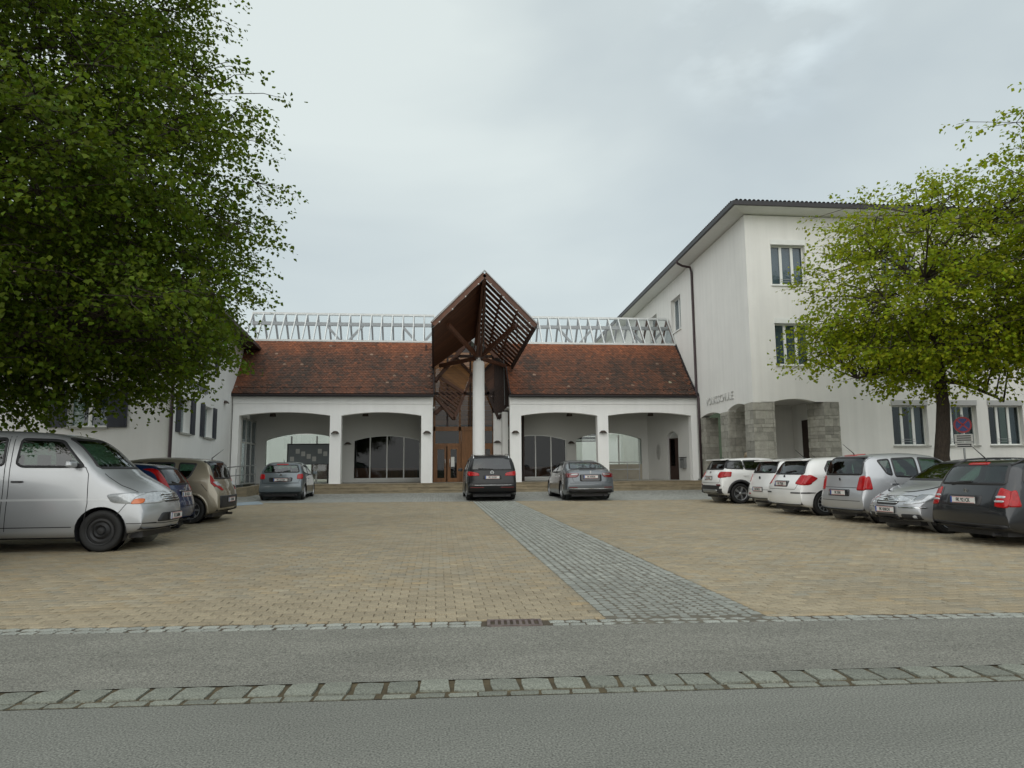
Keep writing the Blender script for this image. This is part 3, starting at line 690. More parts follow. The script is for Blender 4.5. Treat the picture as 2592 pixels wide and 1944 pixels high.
# ---- glass ridge
YT, ZT, YR, ZR = 37.5, 8.24, 38.9, 10.0
def skylight(x0, x1, posts):
    f = MB()
    f.box(x0, x1, YT-.06, YT+.06, ZT-.03, ZT+.07).box(x0, x1, 2*YR-YT-.06, 2*YR-YT+.06, ZT-.03, ZT+.07).box(x0, x1, YR-.09, YR+.09, ZR-.05, ZR+.06)
    sk = f.build('skylight', SKYFRAME, hall)
    n = round((x1-x0)/.58)
    for i in range(n+1):
        x = x0+(x1-x0)*i/n
        for sgn in (-1, 1):
            yb = YR+sgn*(YR-YT)
            g = MB(); g.bar((x, yb, ZT+.05), (x, YR+sgn*.04, ZR), .045, .06); g.build('mullion', SKYFRAME, sk)
            g = MB(); g.bar((x, yb-sgn*.06, ZT-.02), (x, YR, ZR-.10), .05 if sgn < 0 else .09, .07 if sgn < 0 else .12); g.build('rafter', WOOD if x > 11.2 else SKYBEAM, sk)
            if i < n:
                x2 = x0+(x1-x0)*(i+1)/n
                MB().add([(x+.025, yb, ZT+.075), (x2-.025, yb, ZT+.075), (x2-.025, YR+sgn*.05, ZR+.02), (x+.025, YR+sgn*.05, ZR+.02)], [(0, 1, 2, 3)]).build('pane', SKYGLASS, sk)
    g = MB()
    g.box(x0, x1, YR-.09, YR+.09, 9.36, 9.54)
    g.build('purlin', SKYBEAM, sk)
    for x in posts:
        for sg in (-1, 1): MB().bar((x+sg*1.0, YR, 9.4), (x+sg*.08, YR, 8.35), .10, .13).build('brace', SKYBEAM, sk)
    for x in (x0, x1):
        MB().add([(x, YT, ZT+.05), (x, 2*YR-YT, ZT+.05), (x, YR, ZR)], [(0, 1, 2)]).build('pane', SKYGLASS, sk)
skylight(-10.05, -.15, (-5.1, -.95)); skylight(4.0, 13.3, (7.9, 12.1))
# ---- wooden gable canopy over the entrance: a beak that rises towards the square
XC, HWID, YA, ZA = 2.05, 2.25, 29.8, 9.99
YE, DROP = 36.2, 1.65
def cpt(s, t, y, dn=0):           # point on the canopy: side, fraction down the slope, depth, offset below
    k = (y-YA)/(YE-YA); wd = HWID - (.45*k if s > 0 else 0)
    return Vector((XC+s*wd*t, y, ZA-(DROP*(1-t)+1.05*t)*k-2.27*t-dn))
canopy = MB().bar((XC, YA+.05, ZA-.22), (XC, 37.4, ZA-.22-DROP*1.15), .16, .26).build('canopy', WOOD, hall)
for s in (-1, 1):
    MB().bar(cpt(s, 1, YA, .05), cpt(s, 1, YE, .05), .09, .24).build('eave_board', WOODDARK, canopy)
    MB().bar(cpt(s, 0, YA-.02, .10), cpt(s, 1, YA-.02, .10), .06, .26).build('verge_board', WOOD, canopy)
    MB().bar(cpt(s, 0, YA-.05, -.045), cpt(s, 1.02, YA-.05, -.02), .10, .035).build('verge_flashing', GREYMETAL, canopy)
    for tq in (.36, .68):
        MB().bar(cpt(s, tq, YA+.1, -.075), cpt(s, tq, YE, -.075), .08, .06).build('purlin', WOOD, canopy)
    pitch, wd_ = (.46, .295) if s > 0 else (.17, .164)
    y = YA+.06
    nr = Vector((s*2.27, .3, HWID)).normalized()
    while y < YE-.1:
        y2 = y+wd_; vs = []
        for t in (.02, 1.0):
            for yy in (y, y2):
                q = cpt(s, t, yy, .03)
                for h in (0, .02): vs.append(q+nr*h)
        MB().add(vs, [(0, 1, 3, 2), (4, 6, 7, 5), (0, 2, 6, 4), (1, 5, 7, 3), (0, 4, 5, 1), (2, 3, 7, 6)]).build('slat', WOOD, canopy)
        y += pitch
    MB().add([cpt(s, .0, YA, -.13), cpt(s, .0, YE, -.13), cpt(s, 1, YE, -.13), cpt(s, 1, YA, -.13)], [(0, 1, 2, 3)]).build('roof_glass', SKYGLASS, canopy)
    MB().bar((XC+s*.12, 34.0, 6.95), cpt(s, .70, 31.2, .22), .13, .2).build('strut', WOOD, canopy)
    MB().bar((XC+s*.12, 34.1, 6.85), cpt(s, .85, 36.0, .22), .12, .18).build('strut', WOOD, canopy)
for dx in (-.1, .1): MB().bar((XC+dx, 34.0, 6.9), (XC+dx*.6, 30.4, ZA-.42), .09, .22).build('strut', WOOD, canopy)
MB().bar((XC, 34.0, 6.75), (XC, 34.0, ZA-.3-DROP*.6), .16, .16).build('post', WOOD, canopy)
MB().tube([(XC+.2, 33.9, 6.95), (XC+.13, 31.0, 9.3)], .03, 8).build('drain_pipe', STEEL, canopy)
# string of small lamps along the verge
for s in (-1, 1):
    for tq in (.12, .37, .62, .87):
        MB().lathe([(0, -.04), (.03, -.02), (.03, .02), (0, .03)], 8, Matrix.Translation((XC+s*HWID*tq, YA-.05, ZA-2.27*tq-.28))).build('verge_lamp', TRIM, canopy)
    MB().tube([(XC+s*HWID*q, YA-.05, ZA-2.27*q-.26-.03*math.sin(q*4*math.pi)**2) for q in [i/16 for i in range(17)]], .008, 4).build('lamp_cable', GREYMETAL, canopy)
# round column
colm = part('column', P_WHITE, hall, lambda b: b.lathe([(.30, ZP), (.295, 2), (.285, 6.55), (.27, 6.63), (.22, 6.69), (.12, 6.70), (.12, 6.85), (0, 6.85)], 28, Matrix.Translation((XC-.02, 34.0, 0))), True)
part('column_head', WOODDARK, colm, lambda b: b.box(XC-.2, XC-.06, 33.85, 34.15, 6.8, 7.1).box(XC+.06, XC+.2, 33.85, 34.15, 6.8, 7.1))
# glazed gable front behind, with oak doors
YG = 36.6
gf = MB()
for x in (-.12, 1.2, 2.35, 2.95): gf.box(x-.05, x+.05, YG-.06, YG+.06, ZP, 6.9 if x < 2.9 else 4.3)
gf.box(-.2, 3.0, YG-.06, YG+.06, 3.40, 3.62)
for x, z in ((-.12, 6.9), (1.2, 8.9), (2.35, 9.0), (3.6, 7.8)): pass
glazing = gf.build('gable_glazing', WOODLIGHT, hall)
for z, x0, x1 in ((5.35, -.15, 4.2), (7.35, -.15, 4.2)):
    MB().box(x0, x1, YG-.07, YG+.07, z-.07, z+.07).build('transom', WOODDARK, glazing)
for x, z1 in ((.55, 8.3), (1.75, 9.5), (2.95, 8.9), (3.62, 8.2)): MB().box(x-.05, x+.05, YG-.05, YG+.05, 3.62 if x < 2.9 else 4.32, z1).build('mullion', WOODDARK, glazing)
for a, c in (((-.1, 6.0), (1.7, 8.2)), ((4.1, 6.0), (2.4, 8.2)), ((-.1, 4.3), (1.0, 5.3)), ((-.1, 7.3), (.5, 6.7))):
    MB().bar((a[0], YG-.1, a[1]), (c[0], YG-.1, c[1]), .12, .2).build('brace', WOOD, glazing)
vs = [(-.2, 3.62), (4.25, 3.62), (4.25, 7.7), (2.05, 9.75), (-.2, 7.7)]
MB().add([(x, YG+.01, z) for x, z in vs], [tuple(range(5))]).build('pane', DOORGLASS, glazing)
MB().box(-.15, 3.0, YG+.005, YG+.012, 2.75, 3.40).build('pane', DOORGLASS, glazing)
for x0, x1 in ((-.12, .56), (.56, 1.2), (2.36, 2.94)):
    d = MB(); d.box(x0+.06, x0+.16, YG-.04, YG+.04, ZP, 2.6).box(x1-.16, x1-.06, YG-.04, YG+.04, ZP, 2.6).box(x0+.16, x1-.16, YG-.04, YG+.04, 2.45, 2.6).box(x0+.16, x1-.16, YG-.04, YG+.04, ZP, ZP+.2)
    d.box(x0, x0+.06, YG-.05, YG+.05, ZP, 2.75).box(x0+.06, x1, YG-.05, YG+.05, 2.605, 2.75)
    dr = d.build('door', WOODLIGHT, glazing)
    MB().box(x0+.16, x1-.16, YG-.008, YG+.008, ZP+.2, 2.45).build('door_pane', DOORGLASS, dr)
    MB().tube([(x1-.12 if x0 < .3 else x0+.12, YG-.07, 1.55), (x1-.12 if x0 < .3 else x0+.12, YG-.1, 1.75), (x1-.12 if x0 < .3 else x0+.12, YG-.07, 1.95)], .015, 6).build('door_handle', STEEL, dr)
MB().box(1.28, 2.28, YG-.02, YG+.02, ZP, 3.4).build('oak_panel', WOODLIGHT, glazing)
MB().box(.74, .92, YG-.05, YG-.045, 1.55, 2.05).build('door_notice', TRIM, glazing)
# boards modelling the canopy's reflection in the gable glass: close above, open slats below
def clip(poly, n, c, keep_above):
    out_ = []
    for i in range(len(poly)):
        a, b_ = poly[i], poly[(i+1) % len(poly)]; da = a.dot(n)-c; db = b_.dot(n)-c
        if not keep_above: da, db = -da, -db
        if da >= 0: out_.append(a)
        if (da >= 0) != (db >= 0): out_.append(a.lerp(b_, da/(da-db)))
    return out_
def reflection_slats(poly, y, m1, m2, n):
    poly = [Vector(p) for p in poly]; n = Vector(n).normalized(); cs = [p.dot(n) for p in poly]; c0, c1 = min(cs), max(cs); k = 15
    for i in range(k):
        a = c0+(c1-c0)*i/k; solid = i >= k*.48; b_ = a+(c1-c0)/k*(.97 if solid else .55)
        q = clip(clip(poly, n, a, True), n, b_, False)
        if len(q) < 3: continue
        m_ = len(q); MB().add([(p.x, y, p.y) for p in q]+[(p.x, y+.03, p.y) for p in q], [tuple(range(m_)), tuple(range(2*m_-1, m_-1, -1))]+[(j, m_+j, m_+(j+1) % m_, (j+1) % m_) for j in range(m_)]).build('reflection_slat', m1 if solid else m2, glazing)
REFLP = [(.22, 6.36), (1.10, 7.0), (1.74, 6.4), (.90, 4.1), (.05, 5.2)]
reflection_slats(REFLP, YG-.35, REFLWOOD, WOOD, (.75, 1))
reflection_slats([(2*XC-x, z) for x, z in REFLP], YG-.35, WOOD, WOODDARK, (-.75, 1))
for a, c in (((-.1, 6.0), (1.0, 7.2)), ((1.0, 7.2), (1.85, 6.3)), ((1.85, 6.3), (.9, 4.0)), ((.9, 4.0), (-.1, 5.2)), ((.1, 6.2), (1.5, 5.3))):
    for mir in (0, 1):
        ax_, cx_ = (a[0], c[0]) if not mir else (2*XC-a[0], 2*XC-c[0])
        MB().bar((ax_, YG-.4, a[1]), (cx_, YG-.4, c[1]), .09, .14).build('reflection_beam', WOOD if not mir else WOODDARK, glazing)
# warm sloping boards behind the gable glass, standing in for the canopy's reflection
for k in range(16):
    t0 = k/16; t1 = (k+.94)/16
    def lp(t): return (YG+.35+2.6*t, 3.75+4.3*t)
    (ya, za), (yb_, zb_) = lp(t0), lp(t1)
    MB().add([(-.5, ya, za), (4.5, ya, za), (4.5, yb_, zb_), (-.5, yb_, zb_)], [(0, 1, 2, 3)]).build('reflection_board', REFLWOOD, glazing)
# hall interior behind the glass: back wall, floor, dark boards
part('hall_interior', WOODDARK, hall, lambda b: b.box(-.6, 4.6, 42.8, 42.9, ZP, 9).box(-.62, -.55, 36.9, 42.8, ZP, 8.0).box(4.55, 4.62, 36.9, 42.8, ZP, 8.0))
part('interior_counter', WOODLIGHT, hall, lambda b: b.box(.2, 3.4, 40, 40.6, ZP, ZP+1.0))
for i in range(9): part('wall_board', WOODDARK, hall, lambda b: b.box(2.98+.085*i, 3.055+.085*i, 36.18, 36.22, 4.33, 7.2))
part('hanging_pipe', STEEL, hall, lambda b: b.tube([(3.45, 35.9, 7.3), (3.5, 35.9, 4.7)], .02, 6))
# downpipes of the hall
part('downpipe', PIPE, hall, lambda b: b.tube([(-9.72, YF-.25, 4.95), (-9.70, YF-.12, 4.7), (-9.70, YF-.10, 4.3), (-9.70, YF-.10, .5)], .055, 8))
part('wall_plate', TRIM, hall, lambda b: b.box(3.0, 3.28, 36.24, 36.249, 1.9, 2.2))
# ---- ramp and rails by the office wing
ramp = struct(MB().add([(-12, 31.4, .25), (-8.1, 31.4, .25), (-8.1, 33.95, .25), (-12, 33.95, .25), (-12, 31.4, .36), (-8.1, 31.4, ZP-.05), (-8.1, 33.95, ZP), (-12, 33.95, .36)], [(0, 1, 5, 4), (1, 2, 6, 5), (2, 3, 7, 6), (3, 0, 4, 7), (4, 5, 6, 7)]).build('ramp', SANDSTONE))
def railing(name, pts, posts, label, h0):
    o = empty(name, pts[0]); tag(o, label, 'railing'); P0 = Vector(pts[0])
    for hgt in (h0, h0-.38): MB().tube([Vector(p)-P0+Vector((0, 0, hgt)) for p in pts], .022, 8).build('rail', STEEL, o)
    for q in posts: MB().tube([Vector(q)-P0, Vector(q)-P0+Vector((0, 0, h0))], .022, 8).build('post', STEEL, o)
railing('ramp_railing', [(-11.6, 31.5, .40), (-8.2, 31.5, .72), (-8.15, 33.0, .74)], [(-11.0, 31.5, .4), (-9.6, 31.5, .5), (-8.6, 31.5, .6), (-8.15, 33.0, .7)], 'steel two-bar railing along the ramp below the office wing', .92)
railing('passage_railing', [(8.8, 36.6, ZP), (10.2, 36.2, ZP), (10.6, 36.1, ZP)], [(10.0, 36.25, ZP), (10.6, 36.1, ZP)], 'short two-bar railing inside the arch behind the grey saloon', .95)
plant = empty('potted_plant', (-5.35, 36.9, ZP)); tag(plant, 'dark leafy potted plant at the foot of the pier behind the grey hatchback', 'plant')
MB().lathe([(0, 0), (.14, 0), (.2, .3), (.17, .3), (0, .27)], 12).build('pot', DARKMETAL, plant)
pf = MB(); rr = random.Random(5)
for i in range(60):
    a = rr.uniform(0, 6.28); r0 = rr.uniform(.05, .35); z = .3+rr.uniform(0, .35); p = Vector((math.cos(a)*r0, math.sin(a)*r0, z)); q = Vector((math.cos(a), math.sin(a), rr.uniform(-.3, .6)))*.14; t = Vector((-math.sin(a), math.cos(a), 0))*.05
    pf.add([p, p+q*.5+t, p+q, p+q*.5-t], [(0, 1, 2, 3)])
pf.build('foliage', mat('plant_leaf', (.02, .035, .012), .6), plant)
# ================================================================== school
YS = 27.3
school = empty('school_building', (0, 0, 0)); tag(school, 'three-storey white school with porch on stone pillars and three-pane windows', 'building')
SA = Vector((13.205, 34.3)); SD = Vector((.0474, 1.)).normalized()      # side wall line
def sidept(y): return Vector((SA.x+(y-SA.y)*.0474, y))
CO = sidept(YS)                                                       # the corner
ZW = 12.0
FLOORS = [(2.25, 4.12), (5.62, 7.55), (9.02, 10.93)]
WX = [(13.98, 15.5), (18.92, 20.5), (21.15, 22.75), (23.28, 24.88), (26.4, 28.0)]
T0 = Matrix.Translation((0, YS, 0))
ops = []
for a, c in WX:
    for k, (z0, z1) in enumerate(FLOORS):
        if k == 0 and a < 15: continue
        ops.append((a, c, z0, z1, 0))
# front wall in horizontal bands so that windows stack
def band(z0, z1, lst, T, x0, x1, m, name, par, th=.35):
    b = MB(); wall_with_openings(b, x0, x1, z0, z1, th, lst, T); return b.build(name, m, par)
PX0, PX1 = CO.x, 16.58
band(4.9, 8.4, [(a, c, 5.62, 7.55, 0) for a, c in WX], T0, CO.x, 32, P_SCHOOL, 'front_wall', school)
band(8.4, ZW, [(a, c, 9.02, 10.93, 0) for a, c in WX], T0, CO.x, 32, P_SCHOOL, 'front_wall', school)
band(.1, 4.07, [(a, c, 2.25, 4.07, 0) for a, c in WX[1:]], T0, PX1, 32, P_SCHOOL, 'front_wall', school)
b = MB(); wall_with_openings(b, CO.x, 32, 4.07, 4.9, .35, [(13.78, 15.55, 4.07, 4.072, .12)]+[(a, c, 4.07, 4.12, 0) for a, c in WX[1:]], T0); b.build('front_wall', P_SCHOOL, school)
# side wall: local x runs from the hall towards the corner
LS = (SA-CO).length
far = sidept(58)
LFAR = (far-CO).length
TS = Matrix.Translation((far.x, far.y, 0)) @ Matrix.Rotation(math.atan2(CO.y-far.y, CO.x-far.x), 4, 'Z')
def sx(y): return LFAR-(y-YS)*LFAR/(58-YS)
arch = [(sx(33.95), sx(31.05), 4.07-.16, 4.0-.1, .14), (sx(30.0), sx(27.95), 4.07-.16, 4.0-.06, .16)]
b = MB(); wall_with_openings(b, sx(34.25), LFAR-.002, 3.85, 4.9, .35, [(sx(33.9), sx(31.05), 3.85, 3.86, .16), (sx(30.1), sx(27.95), 3.85, 3.95, .18)], TS); b.build('side_wall', P_SCHOOL, school)
sw = [(sx(38.3), sx(36.5)), (sx(43.2), sx(41.4)), (sx(48.1), sx(46.3))]
band(4.9, 8.4, [], TS, 0, LFAR-.002, P_SCHOOL, 'side_wall', school)
band(8.4, ZW, [(a, c, 9.02, 10.93, 0) for a, c in sw], TS, 0, LFAR-.002, P_SCHOOL, 'side_wall', school)
cwin = [(sx(44.0), sx(42.6)), (sx(47.2), sx(45.8))]
band(.3, 4.9, [(a, c, 1.75, 3.6, 0) for a, c in cwin], TS, 0, sx(34.3), P_SCHOOL, 'side_wall', school)
def window(T, x0, x1, z0, z1, inside, box=True, par=school, sill=True, rails=True, two=False, boxm=TRIM):
    """T: wall frame, y=0 outer face; three lights, roller box above, sill below"""
    yq = .20; zt = z1-.19 if box else z1
    f = MB(); fw = .055
    f.box(x0, x0+fw, yq, yq+.07, z0, zt, T).box(x1-fw, x1, yq, yq+.07, z0, zt, T).box(x0+fw, x1-fw, yq, yq+.07, z0, z0+fw, T).box(x0+fw, x1-fw, yq, yq+.07, zt-fw, zt, T)
    mull = [(x0+x1)/2] if two else [x0+(x1-x0)*.335, x0+(x1-x0)*.665]
    for q in mull: f.box(q-.055, q+.055, yq-.01, yq+.075, z0+fw, zt-fw, T)
    wdw = f.build('window', TRIM, par)
    eds = [x0+fw]+[q for m_ in mull for q in (m_-.055, m_+.055)]+[x1-fw]
    for i in range(0, len(eds), 2): MB().box(eds[i], eds[i+1], yq+.03, yq+.036, z0+fw, zt-fw, T).build('pane', WINGLASS, wdw)
    if inside == 'blind': MB().box(x0, x1, yq+.12, yq+.14, z0, zt, T).build('blind', BLIND, wdw)
    else:
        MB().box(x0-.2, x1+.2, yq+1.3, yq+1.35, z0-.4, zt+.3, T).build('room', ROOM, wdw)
        MB().box(x1-.34, x1-.0, yq+.14, yq+.17, z0, zt, T).build('curtain', BOARD, wdw)
    if box: MB().box(x0-.02, x1+.02, -.035, .22, zt+.002, z1+.03, T).build('shutter_box', boxm, wdw)
    if sill: MB().box(x0-.04, x1+.04, -.06, yq, z0-.07, z0-.002, T).build('sill', TRIM if z0 > 5 else GREYSILL, wdw)
    if rails and not two:
        for hgt in (.16, .26): MB().box(mull[0]-.05, mull[1]+.05, yq-.05, yq-.035, z0+hgt, z0+hgt+.015, T).build('guard_rail', GREYMETAL, wdw)
    return wdw
GREYSILL = mat('sill_stone', (.33, .33, .30), .8, var=.2, scale=6)
BOXGREY = mat('roller_box_grey', (.42, .42, .41), .6, var=.05, scale=5)
for i, (a, c) in enumerate(WX):
    for k, (z0, z1) in enumerate(FLOORS):
        if k == 0 and a < 15: continue
        window(T0, a, c, z0, z1, 'blind' if k > 0 else 'room', boxm=TRIM if k else BOXGREY)
for a, c in sw: window(TS, a, c, 9.02, 10.93, 'blind', box=False, two=True)
for a, c in cwin: window(TS, a, c, 1.75, 3.6, 'room', box=False, two=True, sill=False)
# porch: soffit, inner walls, doors
part('porch_ceiling', P_SCHOOL, school, lambda b: b.add([(CO.x+.3, YS+.33, 4.25), (16.6, YS+.33, 4.25), (16.6, 33.9, 4.25), (13.2, 33.9, 4.25)], [(0, 1, 2, 3)]))
part('porch_wall', P_SCHOOL, school, lambda b: b.box(16.6, 16.8, YS+.34, 34.0, .3, 4.25).box(14.6, 16.6, 31.2, 31.4, .3, 4.25).box(14.4, 14.6, 31.2, 34.2, .3, 4.25))
part('porch_door', WOODDARK, school, lambda b: b.box(16.55, 16.598, 29.1, 30.3, ZP, 3.5))
part('porch_window', BLACK, school, lambda b: b.box(14.75, 15.3, 31.16, 31.198, 2.5, 3.4))
part('porch_door', WOODDARK, school, lambda b: b.box(14.35, 14.398, 31.9, 33.2, .5, 3.1))
part('porch_floor', PLATFORM, school, lambda b: b.box(CO.x+.05, 16.6, YS+.02, 34.0, .2, .58))
for x0 in (14.0, 15.7): part('stair_rail', WOODLIGHT, school, lambda b: b.bar((x0, 28.0, 1.75), (x0+.8, 29.6, 1.2), .05, .06))
# stone pillars of separate blocks
def pillar(poly, z0, z1, seed):
    rr = random.Random(seed); core = MB()
    ctr = sum((Vector(p) for p in poly), Vector((0, 0)))/len(poly); ins = [ctr+(Vector(p)-ctr)*.9 for p in poly]
    n = len(poly); core.add([(p.x, p.y, z0) for p in ins]+[(p.x, p.y, z1) for p in ins], [(i, (i+1) % n, n+(i+1) % n, n+i) for i in range(n)]); cob = core.build('stone_pillar', MORTAR, school)
    z = z0; row = 0
    while z < z1-.05:
        h = min(rr.choice((.14, .2, .26, .31, .36)), z1-z)
        if z1-z-h < .1: h = z1-z
        for i in range(n):
            a = Vector(poly[i]); c = Vector(poly[(i+1) % n]); L_ = (c-a).length; d = (c-a)/L_; nrm = Vector((d.y, -d.x))
            cuts = [0, L_]
            if L_ > .55: cuts = [0, L_*rr.uniform(.3, .7), L_] if L_ < .95 else [0, L_*rr.uniform(.25, .4), L_*rr.uniform(.58, .75), L_]
            for q0, q1 in zip(cuts, cuts[1:]):
                pr_ = rr.uniform(-.012, .012); g = .005
                A = a+d*(q0+g)+nrm*pr_; B = a+d*(q1-g)+nrm*pr_; A2 = A-nrm*.11; B2 = B-nrm*.11
                MB().add([(p.x, p.y, zz) for zz in (z+g, z+h-g) for p in (A, B, B2, A2)], [(0, 1, 5, 4), (1, 2, 6, 5), (3, 0, 4, 7), (4, 5, 6, 7), (0, 3, 2, 1)]).build('stone', STONE, cob)
        z += h; row += 1
e0 = CO
pillar([(CO.x-.03, 28.05), (CO.x-.03+.0, YS-.02), (13.78, YS-.02), (13.6, 28.2)], .3, 4.05, 1)
pillar([(15.56, 28.0), (15.9, YS-.02), (16.58, YS-.02), (16.58, 28.2)], .3, 4.06, 2)
pA2, pB2 = sidept(31.05), sidept(30.05)
pillar([(pA2.x-.02, 31.05), (pB2.x-.02, 30.05), (pB2.x+.95, 30.15), (pA2.x+.95, 31.1)], .3, 3.9, 3)
pA2, pB2 = sidept(34.2), sidept(33.35)
pillar([(pA2.x-.0, 34.2), (pB2.x-.0, 33.35), (pB2.x+.75, 33.45), (pA2.x+.75, 34.2)], .3, 3.86, 4)
# eaves and roof
OV = .75
def eline(o): # offset footprint corners: front-right, corner, far back
    return [(33, YS-o), (CO.x-o*1.02, YS-o), (far.x-o, 59)]
e1 = eline(OV)
part('eave_soffit', TRIM, school, lambda b: b.add([(33, YS+.1, 12.02), (CO.x+.1, YS+.1, 12.02), (e1[1][0]+.05, e1[1][1]+.05, 12.14), (33, e1[0][1]+.05, 12.14)], [(0, 1, 2, 3)]).add([(CO.x+.1, YS+.1, 12.021), (far.x+.1, 59, 12.021), (e1[2][0]+.05, 59, 12.141), (e1[1][0]+.05, e1[1][1]+.05, 12.141)], [(0, 1, 2, 3)]))
part('gutter', DARKMETAL, school, lambda b: b.bar((e1[1][0]-.06, e1[1][1]-.02, 12.22), (33, e1[0][1]-.02, 12.22), .12, .17).bar((e1[1][0], e1[1][1]+.04, 12.22), (e1[2][0], 59, 12.22), .12, .17))
RP = .36
ctrx = 22
roof = part('roof', TILEFLAT, school, lambda b: b.add([(e1[1][0], e1[1][1], 12.3), (33, e1[0][1], 12.3), (33, e1[0][1]+9, 12.3+9*RP), (e1[1][0]+9, e1[1][1]+9, 12.3+9*RP), (e1[2][0], 59, 12.3), (e1[2][0]+9, 59, 12.3+9*RP)], [(0, 1, 2, 3), (0, 3, 5, 4)]))
tm = MB()
tm.lathe([(.075, 0), (.068, .42)], 8, Matrix.Rotation(R(90), 4, 'X') @ Matrix.Rotation(R(0), 4, 'Z'), 0, math.pi)
tme = tm.build('tile', SCHOOLTILE, roof); tme.location = (e1[1][0]+.1, e1[1][1]-.08, 12.3)
tme.rotation_euler = (math.atan(RP)+0, 0, R(0))
# turn so that tiles run up the slope (local -y of the lathe)
tme.rotation_euler = (math.pi+math.atan(RP), 0, 0) if False else (0, 0, math.pi)
x = e1[1][0]+.28
while x < 26:
    inst('tile', tme.data, (x, e1[1][1]-.08, 12.30), math.pi, roof); x += .19
y = e1[1][1]+.2
while y < 56:
    inst('tile', tme.data, (e1[1][0]-.06+(e1[2][0]-e1[1][0])*(y-e1[1][1])/(59-e1[1][1]), y, 12.30), math.pi/2, roof); y += .19
# rain pipe down the side wall
sp = sidept(34.15)
part('downpipe', PIPE, school, lambda b: b.tube([(sp.x-.85, 34.2, 12.1), (sp.x-.8, 34.2, 11.95), (sp.x-.55, 34.2, 11.82), (sp.x-.14, 34.2, 11.75), (sp.x-.07, 34.2, 11.5), (sp.x-.07, 34.18, 5.2), (sp.x-.07, 33.93, 4.9), (sp.x-.07, 33.9, .75)], .06, 10), True)
part('pipe_shoe', GREYMETAL, school, lambda b: b.box(sp.x-.22, sp.x+.02, 33.78, 34.0, .62, .85))
# lettering on the side wall, read from the square
po = sidept(32.92); dirr = Vector((-SD.x, -SD.y, 0)); nrm = Vector((-SD.y, SD.x, 0))
text('lettering', 'VOLKSSCHULE', .50, frame_matrix((po.x-.02, po.y, 4.40), dirr, nrm), LETTER, school, .015, 1.08)
# a person waiting in the porch behind the corner pillar
# ================================================================== office wing
office = empty('office_wing', (0, 0, 0)); tag(office, 'white two-storey office wing with dark window shutters behind the big tree', 'building')
LA = Vector((-9.66, 34.28)); LC = Vector((-8.8, 24.4)); YL = 24.4
back = LA+(LA-LC)*1.0
LLEN = (LC-back).length
# local x from the front corner backwards; outer face towards +X
TLs = Matrix.Translation((LC.x, LC.y, 0)) @ Matrix.Rotation(math.atan2(back.y-LC.y, back.x-LC.x), 4, 'Z')
def ly(y): return (y-LC.y)*LLEN/(back.y-LC.y)
w1 = [(ly(25.35), ly(26.75), 2.78, 4.02, 0), (ly(28.85), ly(30.35), 2.78, 4.02, 0)]
w2 = [(a, c, 5.5, 6.75, 0) for a, c, *_ in w1]
band(.1, 4.9, w1, TLs, .002, LLEN, P_LEFT, 'side_wall', office); band(4.9, 7.6, w2, TLs, .002, LLEN, P_LEFT, 'side_wall', office)
TLf = Matrix.Translation((0, YL, 0))
fx = [(-12.08, -10.85), (-16.4, -15.1), (-20.5, -19.2)]
band(.1, 4.9, [(a, c, 2.9, 4.1, 0) for a, c in fx], TLf, -26, LC.x, P_LEFT, 'front_wall', office); band(4.9, 7.6, [(a, c, 5.5, 6.75, 0) for a, c in fx], TLf, -26, LC.x, P_LEFT, 'front_wall', office)
def shutter(T, xa, xb, z0, z1, par):
    s_ = MB(); s_.box(xa, xb, -.05, -.012, z0, z1, T); o = s_.build('shutter', SHUTTER, par)
    n = int((z1-z0-.1)/.06)
    g = MB()
    for i in range(n): g.box(xa+.06, xb-.06, -.062, -.052, z0+.06+.06*i, z0+.10+.06*i, T)
    tag(g.build('slats', SHUTTER, o), kind='stuff')
for lst, T in ((w1+w2, TLs), ([(a, c, 2.9, 4.1, 0) for a, c in fx]+[(a, c, 5.5, 6.75, 0) for a, c in fx], TLf)):
    for a, c, z0, z1, _ in lst:
        wdw = window(T, a, c, z0, z1, 'room', box=False, par=office, two=True)
        sw_ = .64 if T is TLf else .62
        shutter(T, a-sw_, a-.02, z0-.02, z1+.03, wdw); shutter(T, c+.02, c+sw_, z0-.02, z1+.03, wdw)
part('corner_strip', TRIM, office, lambda b: b.box(LC.x-.28, LC.x-.06, YL-.02, YL-.003, .1, 7.6))
part('downpipe', PIPE, office, lambda b: b.tube([(LC.x+.02, YL-.10, 7.5), (LC.x+.02, YL-.10, .3)], .06, 8))
o1 = .75
rf = [(LC.x+o1, YL-o1, 7.62), (back.x+o1, back.y+1, 7.62)]
part('roof', TILEFLAT, office, lambda b: b.add([rf[0], rf[1], (rf[1][0]-8, rf[1][1], 12.2), (rf[0][0]-8, rf[0][1]+8, 12.2), (-27, YL-o1, 7.62), (-27, rf[0][1]+8, 12.2)], [(0, 1, 2, 3), (4, 0, 3, 5)]))
part('eave', WOODDARK, office, lambda b: b.add([rf[0], rf[1], (back.x-.1, back.y+1, 7.6), (LC.x-.1, YL+.1, 7.6), (-27, YL-o1, 7.62), (-27, YL+.1, 7.6)], [(0, 3, 2, 1), (4, 5, 3, 0)]).bar((rf[0][0], rf[0][1], 7.68), (rf[1][0], rf[1][1], 7.68), .1, .16).bar((rf[0][0], rf[0][1]-.0, 7.681), (-27, rf[0][1], 7.681), .1, .16))
dl = (LA-LC).normalized(); pt = LC+dl*.05
text('lettering', 'GEMEINDEAMT', .42, frame_matrix((LC.x+dl.x*.25+.03, LC.y+dl.y*.25, 4.48), (dl.x, dl.y, 0), (dl.y, -dl.x, 0)), LETTER2, office, .015, 1.62)
